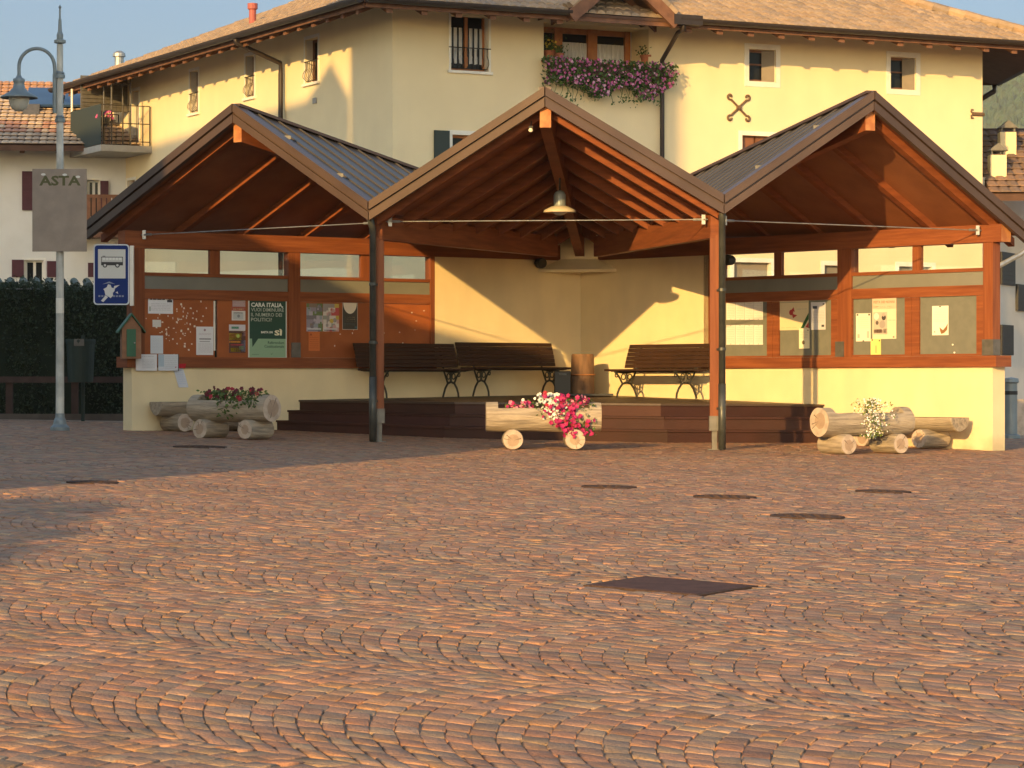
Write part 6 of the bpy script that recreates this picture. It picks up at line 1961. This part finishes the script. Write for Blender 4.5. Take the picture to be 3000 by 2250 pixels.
if HAZE > 0:
    mb = MB(); mb.box(-3100, 3100, -3100, 3100, -8, 300)
    m = bpy.data.materials.new('haze'); m.use_nodes = True
    nn, ll = m.node_tree.nodes, m.node_tree.links
    nn.remove(nn['Principled BSDF'])
    pv = nn.new('ShaderNodeVolumePrincipled'); pv.inputs['Color'].default_value = (0.80, 0.86, 0.95, 1); pv.inputs['Density'].default_value = HAZE; pv.inputs['Anisotropy'].default_value = 0.0
    ll.new(pv.outputs['Volume'], nn['Material Output'].inputs['Volume'])
    o = mb.build('haze', m); tag(o, 'thin bluish haze in the evening air', 'haze', None, 'stuff')

# ------------------------------------------------------------------ the church at the left, out of frame, whose shadow falls on the square
ca_, sa_ = math.cos(SUN_AZ), math.sin(SUN_AZ)
def ws(w, s, u): return (w * ca_ + s * sa_, -w * sa_ + s * ca_, Z(u))
TE = math.tan(SUN_EL)
S1, S0 = 20.0, -14.0
hh = lambda H: H - TE * S1
hA = lambda H: H - TE * 16
ch = thing('church', 'stone church with bell tower and low side roof, left of the square', 'church', ws(-22, -4, -1.5))
def prism(mb, prof, s0, s1):      # prof: (w, u) outline
    n = len(prof)
    mb.add([ws(w, s0, u) for w, u in prof] + [ws(w, s1, u) for w, u in prof], [tuple(range(n)), tuple(range(n, 2 * n))[::-1]] + [(i, (i + 1) % n, n + (i + 1) % n, n + i) for i in range(n)])
mb = MB(); prism(mb, [(-26.4, -2), (-20.25, -2), (-20.25, 27), (-26.4, 27)], 13.8, S1 - .01); tw = mb.build('bell_tower', M['stonew'], ch)
mb = MB(); b_ = [ws(-26.9, 13.3, 27), ws(-19.8, 13.3, 27), ws(-19.8, S1 + .5, 27), ws(-26.9, S1 + .5, 27)]
mb.add(b_ + [ws(-23.3, 16.9, 36)], [(3, 2, 1, 0)] + [(i, (i + 1) % 4, 4) for i in range(4)]); mb.build('spire', M['flash'], tw)
mb = MB()
for u0 in (20,):
    for k in range(2):
        w0 = -25.1 + k * 2.2
        prism(mb, [(w0, u0), (w0 + 1.3, u0), (w0 + 1.3, u0 + 2.6), (w0 + .65, u0 + 3.3), (w0, u0 + 2.6)], S1 - .02, S1 + .02)
mb.build('belfry_opening', M['interior'], tw)
mb = MB(); prism(mb, [(-46, -2), (-26.45, -2), (-26.45, hh(19.3)), (-27.2, hh(20.3)), (-28.2, hh(19.8)), (-30.7, hh(20.25)), (-36.2, hh(21.2)), (-46, hh(23.0))], S0, S1); mb.build('nave', M['stonew'], ch)
mb = MB(); prism(mb, [(-20.9, -2), (-14.4, -2), (-14.4, hA(6.6)), (-15.1, hA(8.4)), (-16.4, hA(10.4)), (-18.5, hA(10.5)), (-20.9, hA(11.6))], 2, 15.8); mb.build('side_aisle', M['cream'], ch)
mb = MB(); prism(mb, [(-20.9, hA(11.61)), (-18.5, hA(10.51)), (-16.4, hA(10.41)), (-15.1, hA(8.41)), (-14.3, hA(6.5)), (-14.3, hA(6.8)), (-15.1, hA(8.6)), (-16.4, hA(10.6)), (-18.5, hA(10.7)), (-20.9, hA(11.8))], 1.7, 16); mb.build('aisle_roof', M['sheet'], ch)
# broad shrub at the near left, out of frame, whose shadow touches the corner of the picture
t = thing('rounded_bush', 'broad overgrown bush at the near left of the square', 'bush', ws(-12.4, -2, -1.6))
mb = MB()
cw, cu = -13.05, 0.1
def bs():
    while True:
        x, y, z = rng.uniform(-1, 1), rng.uniform(-1, 1), rng.uniform(-1, 1)
        r_ = x * x + y * y + z * z
        if .35 < r_ < 1: break
    f_ = 1 + .12 * math.sin(5 * x + 2 * z) 
    return ws(cw + x * 6.2 * f_, -2 + y * 2.2, cu + z * 4.0 * f_)
leaf_cloud(mb, 15000, bs, .48, (.8, .9, .7), .4); mb.build('foliage', M['leaf'], t, colattr=True)
mb = MB()
for k in range(5): mb.tube([ws(cw + (k - 2) * .3, -2, -1.6), ws(cw + (k - 2) * 1.2, -2 + .3 * k, .6)], [.09, .04], 7)
mb.build('stem', M['bark'], t)
